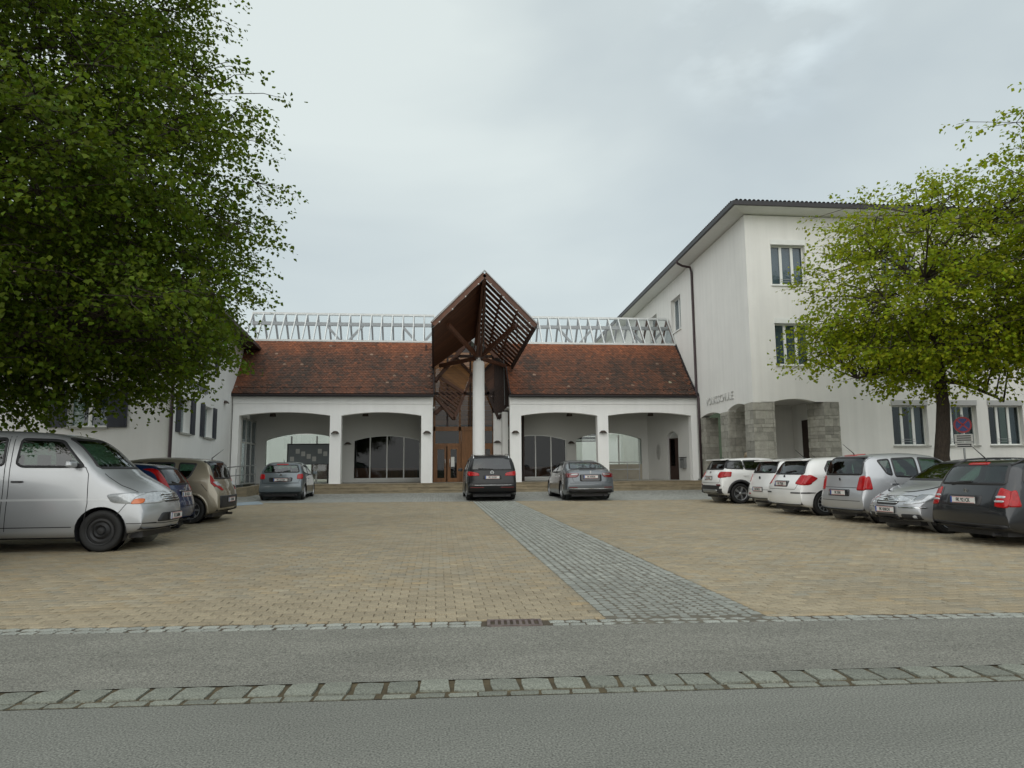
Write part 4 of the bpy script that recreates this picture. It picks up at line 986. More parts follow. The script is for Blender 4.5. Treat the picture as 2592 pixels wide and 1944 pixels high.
wl = LC+dl*8.2; wall_lamp((wl.x+.01, wl.y, 4.45), R(90)+math.atan2(dl.y, dl.x)-R(90), 'brown dome lamp on the office wing wall next to the hall')
# ================================================================== wooded hill far behind
hx = np.linspace(-700, 800, 260); Vh = []; Fh = []
from mathutils import noise as mnoise
for i, x in enumerate(hx):
    top = 58+45*math.exp(-((x-12)/36)**2)+50*math.exp(-((x-165)/62)**2) + 4*mnoise.noise(Vector((x*.03, 0, 3))) + 3*mnoise.noise(Vector((x*.13, 0, 5)))
    for k, (yy, zz) in enumerate(((430, -1), (450, .55), (480, .85), (520, 1.0), (640, -1))):
        Vh.append((x, yy, -2 if zz < 0 else max(top*zz+2.5*mnoise.noise(Vector((x*.2, yy, 9))), 0)))
n5 = 5
for i in range(len(hx)-1):
    for k in range(4): Fh.append((i*n5+k, (i+1)*n5+k, (i+1)*n5+k+1, i*n5+k+1))
struct(MB().add(Vh, Fh).build('hill', FAROREST, None, True))
# ================================================================== cars
def paint(name, col, metal=.0, rough=.32):
    return mat(name, col, rough, metal, coat=.9, backdark=True, var=.03, scale=2)
CHROME = mat('chrome', (.62, .63, .64), .15, 1)
RIMSILVER = mat('rim_silver', (.42, .43, .44), .3, .8)
TAIL = mat('tail_red', (.34, .006, .008), .2, coat=.4, spec=.3, var=.35, scale=14)
TAILDARK = mat('tail_dark_red', (.14, .006, .01), .15, coat=1)
AMBER = mat('amber_lens', (.62, .13, .015), .15, coat=1)
LAMPCLEAR = mat('clear_lens', (.46, .48, .50), .12, .25, coat=.8, var=.35, scale=16)
LAMPINNER = mat('lamp_inner', (.28, .29, .30), .2, .6, coat=1)
PLATEW = mat('plate_white', (.62, .62, .60), .5)
PLATEB = mat('plate_blue', (.02, .06, .30), .5)
PLATER = mat('plate_red', (.45, .02, .02), .5)
INK = mat('plate_ink', (.01, .01, .012), .6)
SEATM = mat('seat_fabric', (.035, .036, .04), .9)
SEAM = mat('panel_gap', (.015, .015, .016), .8)
HUBDARK = mat('steel_rim_dark', (.02, .02, .021), .5, .3)
def chaikin(P, n=2, closed=True):
    P = [Vector(p) for p in P]
    for _ in range(n):
        Q = []
        m = len(P)
        if not closed: Q.append(P[0])
        for i in range(m if closed else m-1):
            a = P[i]; c = P[(i+1) % m]; Q += [a*.75+c*.25, a*.25+c*.75]
        if not closed: Q.append(P[-1])
        P = Q
    return P
def roundpoly(P, r=.035):
    P = [Vector(p) for p in P]; Q = []; m = len(P)
    for i in range(m):
        a, b, c = P[i-1], P[i], P[(i+1) % m]
        d1 = a-b; d2 = c-b; r1 = min(r, d1.length*.42); r2 = min(r, d2.length*.42)
        p1 = b+d1.normalized()*r1; p2 = b+d2.normalized()*r2
        Q += [p1, p1*.25+b*.5+p2*.25, p2]
    return Q
def resample(P, n, closed):
    P = list(P)
    if closed: P = P+[P[0]]
    d = [0]
    for a, c in zip(P, P[1:]): d.append(d[-1]+(c-a).length)
    out_ = []; k = 0
    for i in range(n if closed else n):
        s = d[-1]*i/(n if closed else n-1)
        while k < len(P)-2 and d[k+1] < s: k += 1
        t = (s-d[k])/max(d[k+1]-d[k], 1e-9); out_.append(P[k]*(1-t)+P[k+1]*t)
    return out_
def pip(px, py, poly):
    ins = np.zeros(len(px), bool); n = len(poly)
    for i in range(n):
        x1, y1 = poly[i][0], poly[i][1]; x2, y2 = poly[(i+1) % n][0], poly[(i+1) % n][1]
        c = ((y1 > py) != (y2 > py)) & (px < (x2-x1)*(py-y1)/((y2-y1) if abs(y2-y1) > 1e-12 else 1e-12)+x1); ins ^= c
    return ins
def near_on_poly(p, poly):
    best = None; bd = 1e9
    for i in range(len(poly)):
        a = poly[i]; c = poly[(i+1) % len(poly)]; d = c-a; t = max(0, min(1, (p-a).dot(d)/max(d.dot(d), 1e-12))); q = a+d*t; l = (q-p).length
        if l < bd: bd = l; best = q
    return best
WHEELS = {}
def wheel_meshes(r, w, style):
    key = (round(r, 3), round(w, 3), style)
    if key in WHEELS: return WHEELS[key]
    RX = Matrix.Rotation(R(90), 4, 'X'); rr_ = r*.68
    t = MB(); t.lathe([(rr_*.98, -w*.46), (r*.9, -w*.5), (r*.97, -w*.44), (r, -w*.3), (r, w*.3), (r*.97, w*.44), (r*.9, w*.5), (rr_*.98, w*.46), (rr_*.95, w*.3)], 40, RX)
    t.lathe([(rr_*.95, w*.2), (0, w*.2)], 40, RX)
    to = t.build('wheel_mesh', RUBBER, None, True); tme_ = to.data; bpy.data.objects.remove(to)
    # outer side is -Y after the rotation (z -> -y)
    g = MB(); yo = w*.47
    g.lathe([(rr_*1.0, yo), (rr_*.99, yo+.008), (rr_*.93, yo+.002), (rr_*.90, yo-.03)], 40, RX)
    if style == 'steel':
        g.lathe([(rr_*.92, yo-.02), (rr_*.75, yo-.015), (rr_*.6, yo-.035), (rr_*.42, yo-.005), (rr_*.3, yo-.03), (rr_*.22, yo-.01), (0, yo-.005)], 40, RX)
    else:
        n = {'five': 5, 'seven': 7, 'multi': 12, 'ten': 10}[style]
        for i in range(n):
            a = 2*math.pi*i/n; wd = rr_*(1.05/n if n < 9 else .62/n)*1.35
            c, s = math.cos(a), math.sin(a); tx, tz = -s, c
            for (r0, r1, w0, w1) in ((.12, .94, wd*.75, wd*1.15),):
                vs = []
                for q, ww in ((r0*rr_, w0), (r1*rr_, w1)):
                    for sg in (-1, 1):
                        for yy in (-(yo-.006), -(yo-.035)): vs.append((c*q+tx*ww*sg*.5, yy, s*q+tz*ww*sg*.5))
                g.add(vs, [(0, 2, 6, 4), (1, 5, 7, 3), (0, 4, 5, 1), (2, 3, 7, 6)])
        g.lathe([(rr_*.2, yo-.03), (rr_*.2, yo-.002), (rr_*.12, yo+.006), (0, yo+.006)], 20, RX)
    go = g.build('rim_mesh', HUBDARK if style == 'steel' else RIMSILVER, None, False); gme = go.data; bpy.data.objects.remove(go)
    d = MB(); d.lathe([(rr_*.93, yo-.045), (0, yo-.05)], 30, RX); do = d.build('brake_mesh', PLASTIC); dme = do.data; bpy.data.objects.remove(do)
    WHEELS[key] = (tme_, gme, dme); return WHEELS[key]
def build_car(sp):
    L_, W_, wb, fo, gc = sp['L'], sp['W'], sp['wb'], sp['fo'], sp.get('gc', .17)
    wr = sp['wr']; xf0 = fo+wb/2
    X = lambda xf: xf0-xf
    car = empty(sp.get('name', 'parked_car'), sp['loc'], sp['rz']); tag(car, sp['label'], sp.get('cat', 'car'), sp.get('group'))
    pm_ = sp['paint']
    prof = resample(chaikin([(X(a), z) for a, z in sp['prof']], 2, False), 104, False)
    bx_ = [X(a) for a, z in sp['belt']][::-1]; bz_ = [z for a, z in sp['belt']][::-1]
    H_ = max(p[1] for p in prof); tum = sp.get('tumble', .23); xe0, xe1 = X(L_), X(0); xm = (xe0+xe1)/2; hl = L_/2
    cf, cr = sp.get('curve_f', .22), sp.get('curve_r', .13)
    NS, NU = 12, 24
    ringn = 2+NS+NU
    V = np.zeros((len(prof), ringn, 3))
    for i, p in enumerate(prof):
        x, zt = p[0], p[1]
        u = (x-xm)/hl
        e_ = min(abs(u), 1.0)
        w = W_/2*(1-(.10 if u > 0 else .075)*max(0, (e_-.55)/.45)**2.2)
        zb = gc+.11*max(0, (e_-.72)/.28)**1.5
        zt = max(zt, zb+.03)
        zbelt = float(np.interp(x, bx_, bz_)); zbe = min(zbelt, zb+(zt-zb)*.80)
        row = [(0, zb), (w*.84, zb)]
        for k in range(NS):
            t = k/(NS-1); z = zb+.012+(zbe-zb-.012)*t
            y = w*(1-.045*(1-min(t/.22, 1))**1.5-.035*max(0, (t-.35)/.65)**2)
            if .60 < t < .70: y += 0
            row.append((y, z))
        yb = row[-1][0]; cab = max(0, min(1, (zt-zbelt)/max(H_-zbelt, .1)))
        nexp = 3.0+4.2*cab
        for k in range(1, NU+1):
            th = (math.pi/2)*k/NU
            yy = math.cos(th)**(2/nexp); zz = math.sin(th)**(2/(nexp*.92))
            y = yb*yy*(1-tum*cab*zz); row.append((y if k < NU else 0, zbe+(zt-zbe)*zz))
        bl = max(0, min(1, (e_-.30)/.55)); bl = bl*bl*(3-2*bl)
        for k, (y, z) in enumerate(row):
            sh = (cf if u > 0 else cr)*bl*(abs(y)/(W_/2))**2.3
            V[i, k] = (x-math.copysign(sh, u), y, z)
    n = len(prof)
    Vl = V.reshape(-1, 3); Vr = Vl*np.array([1, -1, 1])
    Vall = np.concatenate([Vl, Vr]); Q = []
    for i in range(n-1):
        for k in range(ringn-1):
            a = i*ringn+k; Q.append((a, a+1, a+ringn+1, a+ringn)); o = n*ringn
            Q.append((o+a, o+a+ringn, o+a+ringn+1, o+a+1))
    Q = np.array(Q)
    bvh = BVHTree.FromPolygons([tuple(v) for v in Vall], [tuple(q) for q in Q.tolist()])
    cen_ = Vall[Q].mean(1)
    nrm = np.cross(Vall[Q[:, 2]]-Vall[Q[:, 0]], Vall[Q[:, 3]]-Vall[Q[:, 1]]); nrm /= np.maximum(np.linalg.norm(nrm, axis=1, keepdims=True), 1e-9)
    # make normals outward
    flip = ((nrm*(cen_-np.array([xm, 0, .6]))).sum(1) < 0); nrm[flip] *= -1
    keep = np.ones(len(Q), bool); snaps = []
    axles = (X(fo), X(fo+wb)); Rw = wr*sp.get('arch', 1.14)
    for xa in axles:
        m_ = ((cen_[:, 0]-xa)**2+(cen_[:, 2]-wr)**2 < Rw**2) & (np.abs(cen_[:, 1]) > W_*.27)
        keep &= ~m_
    def P2(kind, poly): return roundpoly([(X(a), b) if kind in ('left', 'right', 'sides') else (a, b) for a, b in poly])
    def cast(kind, a, b, off):
        if kind == 'left': o, d = Vector((a, 5, b)), Vector((0, -1, 0))
        elif kind == 'right': o, d = Vector((a, -5, b)), Vector((0, 1, 0))
        elif kind == 'rear': o, d = Vector((-9, a, b)), Vector((1, 0, 0))
        elif kind == 'front': o, d = Vector((9, a, b)), Vector((-1, 0, 0))
        elif kind == 'top': o, d = Vector((a, b, 9)), Vector((0, 0, -1))
        h = bvh.ray_cast(o, d)
        if h[0] is None: return None
        nn = h[1]
        if nn.dot(d) > 0: nn = -nn
        return h[0]+nn*off
    def patch(name, kind, poly, m, off=.006, parent=car, n=56, rings=(1, .8, .55, .28), skirt=True, smooth=True, mb=None):
        P = resample(P2(kind, poly), n, True); c = sum(P, Vector((0, 0)))/n
        V_ = []; F_ = []; rr_ = []
        if skirt: rr_.append((1.0, -.012))
        rr_ += [(r_, off) for r_ in rings]
        for r_, of in rr_:
            for p in P:
                q = c+(p-c)*r_; h = cast(kind, q.x, q.y, of)
                V_.append(h if h is not None else (V_[-1] if V_ else Vector((0, 0, .6))))
        for k in range(len(rr_)-1):
            for i in range(n): F_.append((k*n+i, k*n+(i+1) % n, (k+1)*n+(i+1) % n, (k+1)*n+i))
        h = cast(kind, c.x, c.y, off) or V_[-1]; V_.append(h); o = (len(rr_)-1)*n
        for i in range(n): F_.append((o+i, o+(i+1) % n, len(V_)-1))
        if mb is not None: mb.add(V_, F_); return None
        return MB().add(V_, F_).build(name, m, parent, smooth)
    def ring(name, kind, poly, m, s0, s1, off=.006, parent=car, n=72):
        P = resample(P2(kind, poly), n, True); c = sum(P, Vector((0, 0)))/n; V_ = []
        # constant width band instead of a scaled one
        for r_, of in ((s0, -.004), (s0, off), (s1, off)):
            for i, p in enumerate(P):
                t = (P[(i+1) % n]-P[i-1]); nn = Vector((t.y, -t.x))
                if nn.length < 1e-9: nn = (p-c)
                nn.normalize()
                if nn.dot(p-c) < 0: nn = -nn
                q = p+nn*r_; h = cast(kind, q.x, q.y, of); V_.append(h if h is not None else (V_[-1] if V_ else Vector((0, 0, .6))))
        F_ = [(k*n+i, k*n+(i+1) % n, (k+1)*n+(i+1) % n, (k+1)*n+i) for k in range(2) for i in range(n)]
        return MB().add(V_, F_).build(name, m, parent, True)
    def seam(kind, pts, wdt=.010, m=SEAM, name='panel_gap', parent=car, off=.0025):
        P = resample([Vector((X(a), b) if kind in ('left', 'right') else (a, b)) for a, b in pts], max(6, int(len(pts)*8)), False); V_ = []; F_ = []
        for i, p in enumerate(P):
            t = (P[min(i+1, len(P)-1)]-P[max(i-1, 0)]).normalized(); nn = Vector((-t.y, t.x))*wdt/2
            for q in (p+nn, p-nn):
                h = cast(kind, q.x, q.y, off); V_.append(h if h is not None else (V_[-1] if V_ else Vector((0, 0, .5))))
        for i in range(len(P)-1): F_.append((2*i, 2*i+1, 2*i+3, 2*i+2))
        return MB().add(V_, F_).build(name, m, parent)
    # window holes
    wins = []
    for poly in sp['side_windows']:
        wins += [('left', poly), ('right', poly)]
    wins += [('rear', sp['rear_window']), ('front', sp['windshield'])]
    holes = []
    for kind, poly in wins:
        P = P2(kind, poly)
        if kind in ('left', 'right'):
            sg = 1 if kind == 'left' else -1
            m_ = pip(cen_[:, 0], cen_[:, 2], P) & (cen_[:, 1]*sg > .3) & (nrm[:, 1]*sg > .25)
        else:
            sg = 1 if kind == 'front' else -1
            m_ = pip(cen_[:, 1], cen_[:, 2], P) & ((cen_[:, 0]-xm)*sg > .2) & (nrm[:, 0]*sg > .12)
        keep &= ~m_; holes.append((kind, P, m_))
    # snap the rims of the holes
    Vs = Vall.copy()
    used_keep = np.zeros(len(Vs), bool); used_keep[np.unique(Q[keep])] = True
    for xa in axles:
        m_ = ((cen_[:, 0]-xa)**2+(cen_[:, 2]-wr)**2 < Rw**2) & (np.abs(cen_[:, 1]) > W_*.27)
        vi = np.unique(Q[m_]); vi = vi[used_keep[vi]]; vi = vi[np.abs(Vs[vi, 1]) > W_*.40]
        d = Vs[vi][:, [0, 2]]-np.array([xa, wr]); l = np.maximum(np.linalg.norm(d, axis=1, keepdims=True), 1e-6); sel = (d[:, 1] > -wr*.55)
        nv = np.array([xa, wr])+d/l*Rw; Vs[vi[sel], 0] = nv[sel, 0]; Vs[vi[sel], 2] = nv[sel, 1]
    for kind, P, m_ in holes:
        vi = np.unique(Q[m_]); vi = vi[used_keep[vi]]
        for v in vi:
            p = Vector((Vs[v, 0], Vs[v, 2])) if kind in ('left', 'right') else Vector((Vs[v, 1], Vs[v, 2]))
            q = near_on_poly(p, P); h = cast(kind, q.x, q.y, 0)
            if h is not None and (h-Vector(Vs[v])).length < .12: Vs[v] = h
    used = np.unique(Q[keep]); remap = -np.ones(len(Vs), int); remap[used] = np.arange(len(used))
    body = mesh_np('body', Vs[used], remap[Q[keep]], pm_, car, smooth=True)
    # consistent outward normals are not guaranteed by the mirrored half: recompute
    import bmesh
    bm_ = bmesh.new(); bm_.from_mesh(body.data); bmesh.ops.remove_doubles(bm_, verts=bm_.verts, dist=.0004); bmesh.ops.recalc_face_normals(bm_, faces=bm_.faces)
    up = [f for f in bm_.faces if f.calc_center_median().z > H_*.9]
    if up and sum(f.normal.z for f in up) < 0: bmesh.ops.reverse_faces(bm_, faces=bm_.faces)
    for f in bm_.faces: f.smooth = True
    bm_.to_mesh(body.data); bm_.free()
    # glass
    for kind, poly in wins:
        dark = sp.get('dark_glass') and kind in ('left', 'right', 'rear') and not (kind in ('left', 'right') and poly is sp['side_windows'][0])
        nm = {'rear': 'rear_window', 'front': 'windscreen'}.get(kind, 'side_window')
        wdw = patch(nm, kind, poly, CARGLASS_D if dark else CARGLASS, .001, car, skirt=False)
        sw_ = sp.get('seal', .018)
        ring('seal', kind, poly, sp.get('seal_mat', PLASTIC), sw_, -.022, .004, wdw)
    # wheels and wheel wells
    tme_, gme, dme = wheel_meshes(wr, sp.get('tw', .2), sp['rim'])
    for xa in axles:
        for sg in (-1, 1):
            yw = sg*(W_/2-sp.get('tw', .2)/2-.035)
            wo = inst('wheel', tme_, (xa, yw, wr), 0, car, rot=(0, 0, 0 if sg < 0 else math.pi))
            inst('rim', gme, (0, 0, 0), 0, wo)
            inst('brake', dme, (0, 0, 0), 0, wo)
            V_ = []; n_ = 22
            for yy in (W_*.485*sg, W_*.25*sg):
                for i in range(n_+1):
                    a = R(-25)+R(230)*i/n_; V_.append((xa+math.cos(a)*Rw*1.0, yy, wr+math.sin(a)*Rw*1.0))
            MB().add(V_, [(i, i+1, n_+2+i, n_+1+i) for i in range(n_)]).build('wheel_arch', PLASTIC, car, True)
            if sp.get('lip'):
                lw, lm = sp['lip']; V_ = []
                for rad, of in ((Rw-.002, -.02), (Rw, .012), (Rw+lw, .012), (Rw+lw+.004, -.004)):
                    for i in range(n_+1):
                        a = R(-18)+R(216)*i/n_
                        h = cast('left' if sg > 0 else 'right', xa+math.cos(a)*rad, max(wr+math.sin(a)*rad, gc+.03), of); V_.append(h if h is not None else (V_[-1] if V_ else Vector((xa, yw, wr))))
                MB().add(V_, [(k*(n_+1)+i, k*(n_+1)+i+1, (k+1)*(n_+1)+i+1, (k+1)*(n_+1)+i) for k in range(3) for i in range(n_)]).build('arch_lip', lm, car, True)
    MB().box(X(L_)+.25, X(0)-.3, -W_*.36, W_*.36, gc-.03, gc+.12).build('underbody', PLASTIC, car)
    if sp.get('exhaust', True): MB().tube([(X(L_)+.1, -W_*.28, gc-.0), (X(L_)+.5, -W_*.28, gc-.0)], .03, 8).build('exhaust', PLASTIC, car)
    # seats
    for xs, ys in ((sp.get('seat_x', fo+wb*.52), (-.36, .36)), (sp.get('seat_x', fo+wb*.52)+.85, (-.38, 0, .38))):
        for yy in ys:
            zb = float(np.interp(X(xs), bx_, bz_))-.17
            s_ = MB(); s_.box(X(xs)-.12, X(xs)+.0, yy-.22, yy+.22, zb-.35, zb+.22); s_.box(X(xs)-.12, X(xs)-.02, yy-.12, yy+.12, zb+.25, zb+.42).build('seat', SEATM, car)
    MB().box(X(xf0-wb/2+.55)-.1, X(xf0-wb/2+.55)+.25, -W_*.4, W_*.4, sp['belt'][0][1]-.25, sp['belt'][0][1]-.05).build('dashboard', PLASTIC, car)
    # mirrors
    mx_, mz_ = sp['mirror']
    for sg in (-1, 1):
        g = MB(); yb_ = W_/2-.02
        vs = [Vector((X(mx_)+dx*.09, sg*(yb_+.02+dy_*.2), mz_+dz_*.085)) for dx, dy_, dz_ in ((-.6, .15, -.8), (.7, .0, -.7), (.6, 1, -.5), (-.6, 1, -.7), (-.6, .1, .8), (.7, 0, .6), (.3, .95, .5), (-.6, .95, .8))]
        g.add(vs, [(0, 1, 2, 3), (4, 7, 6, 5), (0, 4, 5, 1), (1, 5, 6, 2), (2, 6, 7, 3), (3, 7, 4, 0)])
        mo = g.build('wing_mirror', sp.get('mirror_mat', pm_), car)
        md = mo.modifiers.new('bev', 'BEVEL'); md.width = .03; md.segments = 2
    # patches: (name, kind, poly, mat[, off])
    for pt_ in sp.get('patches', []):
        nm, kind, poly, m_ = pt_[:4]; off = pt_[4] if len(pt_) > 4 else .008
        if kind == 'rear2' or kind == 'front2':
            for sg in (1, -1): patch(nm, kind[:-1], [(sg*a, b) for a, b in poly], m_, off)
        elif kind == 'sides':
            for kk in ('left', 'right'): patch(nm, kk, poly, m_, off)
        else: patch(nm, kind, poly, m_, off)
    for s_ in sp.get('seams', []):
        kind, pts = s_[0], s_[1]; wdt = s_[2] if len(s_) > 2 else .011; m_ = s_[3] if len(s_) > 3 else SEAM; nm = s_[4] if len(s_) > 4 else 'panel_gap'
        if kind == 'sides':
            for kk in ('left', 'right'): seam(kk, pts, wdt, m_, nm)
        else: seam(kind, pts, wdt, m_, nm)
    # tail and head lamps that wrap round the corner: rear + side patch in one mesh
    for il, (nm, kind, p1, p2, m_) in enumerate(sp.get('lamps', [])):
        ky = sp.get('lamp_k', (.85, 1))[0]
        if p1 and kind == 'rear':
            yo_ = max(a for a, b in p1); p1 = [(yo_-(yo_-a)*ky, b) for a, b in p1]
        if p2 and kind == 'rear':      # keep the flank half of the lamp off the rounded corner
            tail_ = []
            for q in reversed(sp['prof']):
                if tail_ and q[1] < tail_[-1][1]: break
                tail_.append(q)
            tz = [q[1] for q in tail_]; tx = [q[0] for q in tail_]
            p2 = [(min(a, float(np.interp(b, tz, tx))-cr*.8-.03), b) for a, b in p2]
            if max(a for a, b in p2)-min(a for a, b in p2) < .05: p2 = None
        for sg in (1, -1):
            b_ = MB()
            if p1: patch(nm, kind, [(sg*a, b) for a, b in p1], m_, .010+.006*il, mb=b_)
            if p2: patch(nm, 'left' if sg > 0 else 'right', p2, m_, .011+.006*il, mb=b_)
            b_.build(nm, m_, car, True)
    # number plates
    for kind, yc, zc, txt in sp.get('plates', []):
        h = cast(kind, yc, zc, .02); 
        if h is None: continue
        fwd = 1 if kind == 'front' else -1
        x_ = h.x+fwd*.006
        po_ = empty('number_plate', (x_, yc, zc)); po_.parent = car
        Mt = frame_matrix((0, 0, 0), (0, 1, 0) if fwd > 0 else (0, -1, 0), (fwd, 0, 0))
        MB().box(-.26, .26, -.055, .055, -.012, .0, Mt).build('plate', PLATEW, po_)
        MB().box(-.258, -.225, -.053, .053, .0005, .002, Mt).build('blue_strip', PLATEB, po_)
        for sg in (-1, 1): MB().box(-.222, .256, sg*.047-.003, sg*.047+.003, .0005, .002, Mt).build('red_line', PLATER, po_)
        text('plate_lettering', txt, .088, Mt @ Matrix.Translation((.012, -.031, .001)), INK, po_, .001, .80, 'CENTER', .0025)
        MB().box(-.275, .275, -.07, .07, -.03, -.0125, Mt).build('plate_holder', PLASTIC, po_)
    for hx_, hz_ in sp.get('handles', []):
        for kk in ('left', 'right'):
            h = cast(kk, X(hx_), hz_, .012)
            if h is not None: MB().box(h.x-.09, h.x+.09, h.y-.012, h.y+.012, h.z-.014, h.z+.014).build('door_handle', sp.get('handle_mat', pm_), car)
    for kind, yc, zc, rad, vw in sp.get('emblems', []):
        h = cast(kind, yc, zc, .006)
        if h is None: continue
        fwd = 1 if kind == 'front' else -1
        Mt = frame_matrix((h.x+fwd*.004, yc, zc), (0, fwd, 0), (fwd, 0, 0))
        e_ = MB(); e_.lathe([(rad, 0), (rad, .006), (rad*.84, .006), (rad*.84, 0)], 20, Mt)
        eo = e_.build('emblem', CHROME, car)
        MB().lathe([(rad*.9, -.002), (0, -.002)], 20, Mt).build('emblem_disc', PLASTIC, eo)
        if vw:
            for pts in (((-.38, .74), (0, .12), (.38, .74)), ((-.78, .28), (-.38, -.72), (0, -.1), (.38, -.72), (.78, .28))):
                for a, c in zip(pts, pts[1:]): MB().bar(Mt @ Vector((a[0]*rad, a[1]*rad, .003)), Mt @ Vector((c[0]*rad, c[1]*rad, .003)), rad*.16, .005, (fwd, 0, 0)).build('emblem_bar', CHROME, eo)
        else:
            MB().bar(Mt @ Vector((0, -.7*rad, .003)), Mt @ Vector((0, .7*rad, .003)), rad*.7, .005, (fwd, 0, 0)).build('emblem_bar', CHROME, eo)
    if 'wiper' in sp:
        a, c = sp['wiper']; ha = cast('rear', a[0], a[1], .02); hc = cast('rear', c[0], c[1], .02)
        if ha and hc: MB().bar(ha, hc, .022, .03).build('rear_wiper', PLASTIC, car)
    if 'antenna' in sp:
        xa, ln = sp['antenna']; h = cast('top', X(xa), 0, 0)
        if h is not None: MB().tube([h, h+Vector((.01, 0, .03)), h+Vector((-ln*.75, 0, ln*.72))], [.02, .011, .004], 6).build('antenna', PLASTIC, car)
    if 'fin' in sp:
        h = cast('top', X(sp['fin']), 0, 0)
        if h is not None: MB().add([h+Vector((.09, 0, 0)), h+Vector((-.07, .03, 0)), h+Vector((-.07, -.03, 0)), h+Vector((-.06, 0, .06))], [(0, 1, 3), (0, 3, 2), (1, 2, 3)]).build('antenna', pm_, car)
    if 'rails' in sp:
        x0_, x1_, m_ = sp['rails']
        for sg in (-1, 1):
            pts = []
            for i in range(9):
                t = i/8; xx = X(x0_+(x1_-x0_)*t); h = cast('top', xx, sg*W_*.345, 0)
                if h is not None: pts.append(h+Vector((0, 0, .0 if i in (0, 8) else .055)))
            MB().tube(pts, .018, 6).build('roof_rail', m_, car, True)
    if 'spoiler' in sp:
        xs, zs, dp = sp['spoiler']; g = MB(); wq = W_*.33
        g.add([(X(xs)+.25, -wq, zs+.02), (X(xs)+.25, wq, zs+.02), (X(xs)-dp, wq*1.02, zs-.015), (X(xs)-dp, -wq*1.02, zs-.015), (X(xs)+.1, -wq, zs-.05), (X(xs)+.1, wq, zs-.05), (X(xs)-dp, wq*1.02, zs-.05), (X(xs)-dp, -wq*1.02, zs-.05)], [(0, 1, 2, 3), (7, 6, 5, 4), (3, 2, 6, 7), (0, 3, 7, 4), (1, 5, 6, 2)])
        sp_ = g.build('spoiler', pm_, car); md = sp_.modifiers.new('bev', 'BEVEL'); md.width = .012; md.segments = 2
    if 'brake_light' in sp:
        yz = sp['brake_light']; patch('brake_light', 'rear', [(-.22, yz-.02), (.22, yz-.02), (.22, yz+.02), (-.22, yz+.02)], TAIL, .012)
    for fn in sp.get('extra', []): fn(car, X, cast)
    return car
SILVER = paint('silver_paint', (.40, .41, .425), .55, .34)
SILVER2 = paint('pale_silver_paint', (.43, .44, .46), .5, .34)
BEIGE = paint('beige_paint', (.30, .265, .20), .5, .36)
GREYBLUE = paint('grey_blue_paint', (.13, .155, .17), .5, .34)
GREYM = paint('steel_grey_paint', (.115, .13, .145), .5, .32)
BLACKP = mat('black_paint', (.006, .006, .007), .3, coat=.35, spec=.3, backdark=True)
WHITEP = paint('white_paint', (.70, .70, .69), 0, .3)
ANTHRA = paint('anthracite_paint', (.020, .0215, .025), .4, .34)
BLUEP = paint('blue_paint', (.012, .035, .11), .4, .3)
GREENP = paint('dark_green_paint', (.008, .035, .022), .3, .35)
def hatch(L, W, H, wb, fo, nose=.72, cowl=(1.05, .98), ws=(1.85, 1.40), peak=None, rr=(3.75, 1.40), gb=(4.0, 1.0), tail=.75, belt=(.92, 1.0), wins=None, **k):
    peak = peak or ((ws[0]+rr[0])/2, H)
    d = dict(L=L, W=W, wb=wb, fo=fo, wr=k.pop('wr', .305), rim=k.pop('rim', 'five'))
    d['prof'] = [(.05, .22), (.0, .36), (.0, .52), (.04, nose-.10), (.16, nose), (cowl[0]*.5, (nose+cowl[1])/2+.045), cowl, ((cowl[0]+ws[0])/2-.03, (cowl[1]+ws[1])/2), ws, ((ws[0]+peak[0])/2, (ws[1]+H)/2+.028), peak, ((rr[0]+peak[0])/2, (rr[1]+H)/2+.015), rr, ((rr[0]+gb[0])/2+.015, (rr[1]+gb[1])/2), gb, (L-.05, tail), (L, tail-.16), (L, .42), (L-.06, .24)]
    d['belt'] = [(0, nose-.05), (cowl[0], belt[0]-.02), (ws[0], belt[0]), (rr[0], belt[1]), (L, belt[1])]
    if wins is None:
        bx = ws[0]+.72; top = H-.13
        fw = [(cowl[0]+.34, belt[0]+.035), (ws[0]+.12, top-.05), (bx, top), (bx, belt[0]+.05)]
        rwn = [(bx+.1, belt[0]+.055), (bx+.1, top), (rr[0]-.35, rr[1]-.12), (rr[0]-.12, belt[1]+.06)]
        wins = [fw, rwn]
    d['side_windows'] = wins
    d['windshield'] = [(-W*.40, cowl[1]+.05), (W*.40, cowl[1]+.05), (W*.335, ws[1]-.015), (-W*.335, ws[1]-.015)]
    d['rear_window'] = [(-W*.385, gb[1]+.04), (W*.385, gb[1]+.04), (W*.325, rr[1]-.06), (-W*.325, rr[1]-.06)]
    d['mirror'] = (cowl[0]+.48, belt[0]+.10)
    d['handles'] = [(ws[0]+.62, belt[0]-.12), (ws[0]+1.35, belt[0]-.10)]
    d['seams'] = [('sides', [(cowl[0]+.30, .32), (cowl[0]+.26, .6), (cowl[0]+.36, belt[0]-.02)]), ('sides', [(ws[0]+.74, .30), (ws[0]+.74, belt[0]+.0)]), ('rear', [(-W*.40, gb[1]-.04), (-W*.39, .55), (W*.39, .55), (W*.40, gb[1]-.04)])]
    d.update(k); return d
# --- positions: rear or front axle read off the ground contact of the tyres
def park_rear(ax, ay, ang_, wb):    # rear axle centre known
    c, s = math.cos(R(ang_)), math.sin(R(ang_)); x = ax+c*wb/2; y = ay+s*wb/2
    return dict(loc=(x, y, gz(y)), rz=R(ang_))
def park_front(ax, ay, ang_, wb):
    c, s = math.cos(R(ang_)), math.sin(R(ang_)); x = ax-c*wb/2; y = ay-s*wb/2
    return dict(loc=(x, y, gz(y)), rz=R(ang_))
G = 'cars parked around the square'
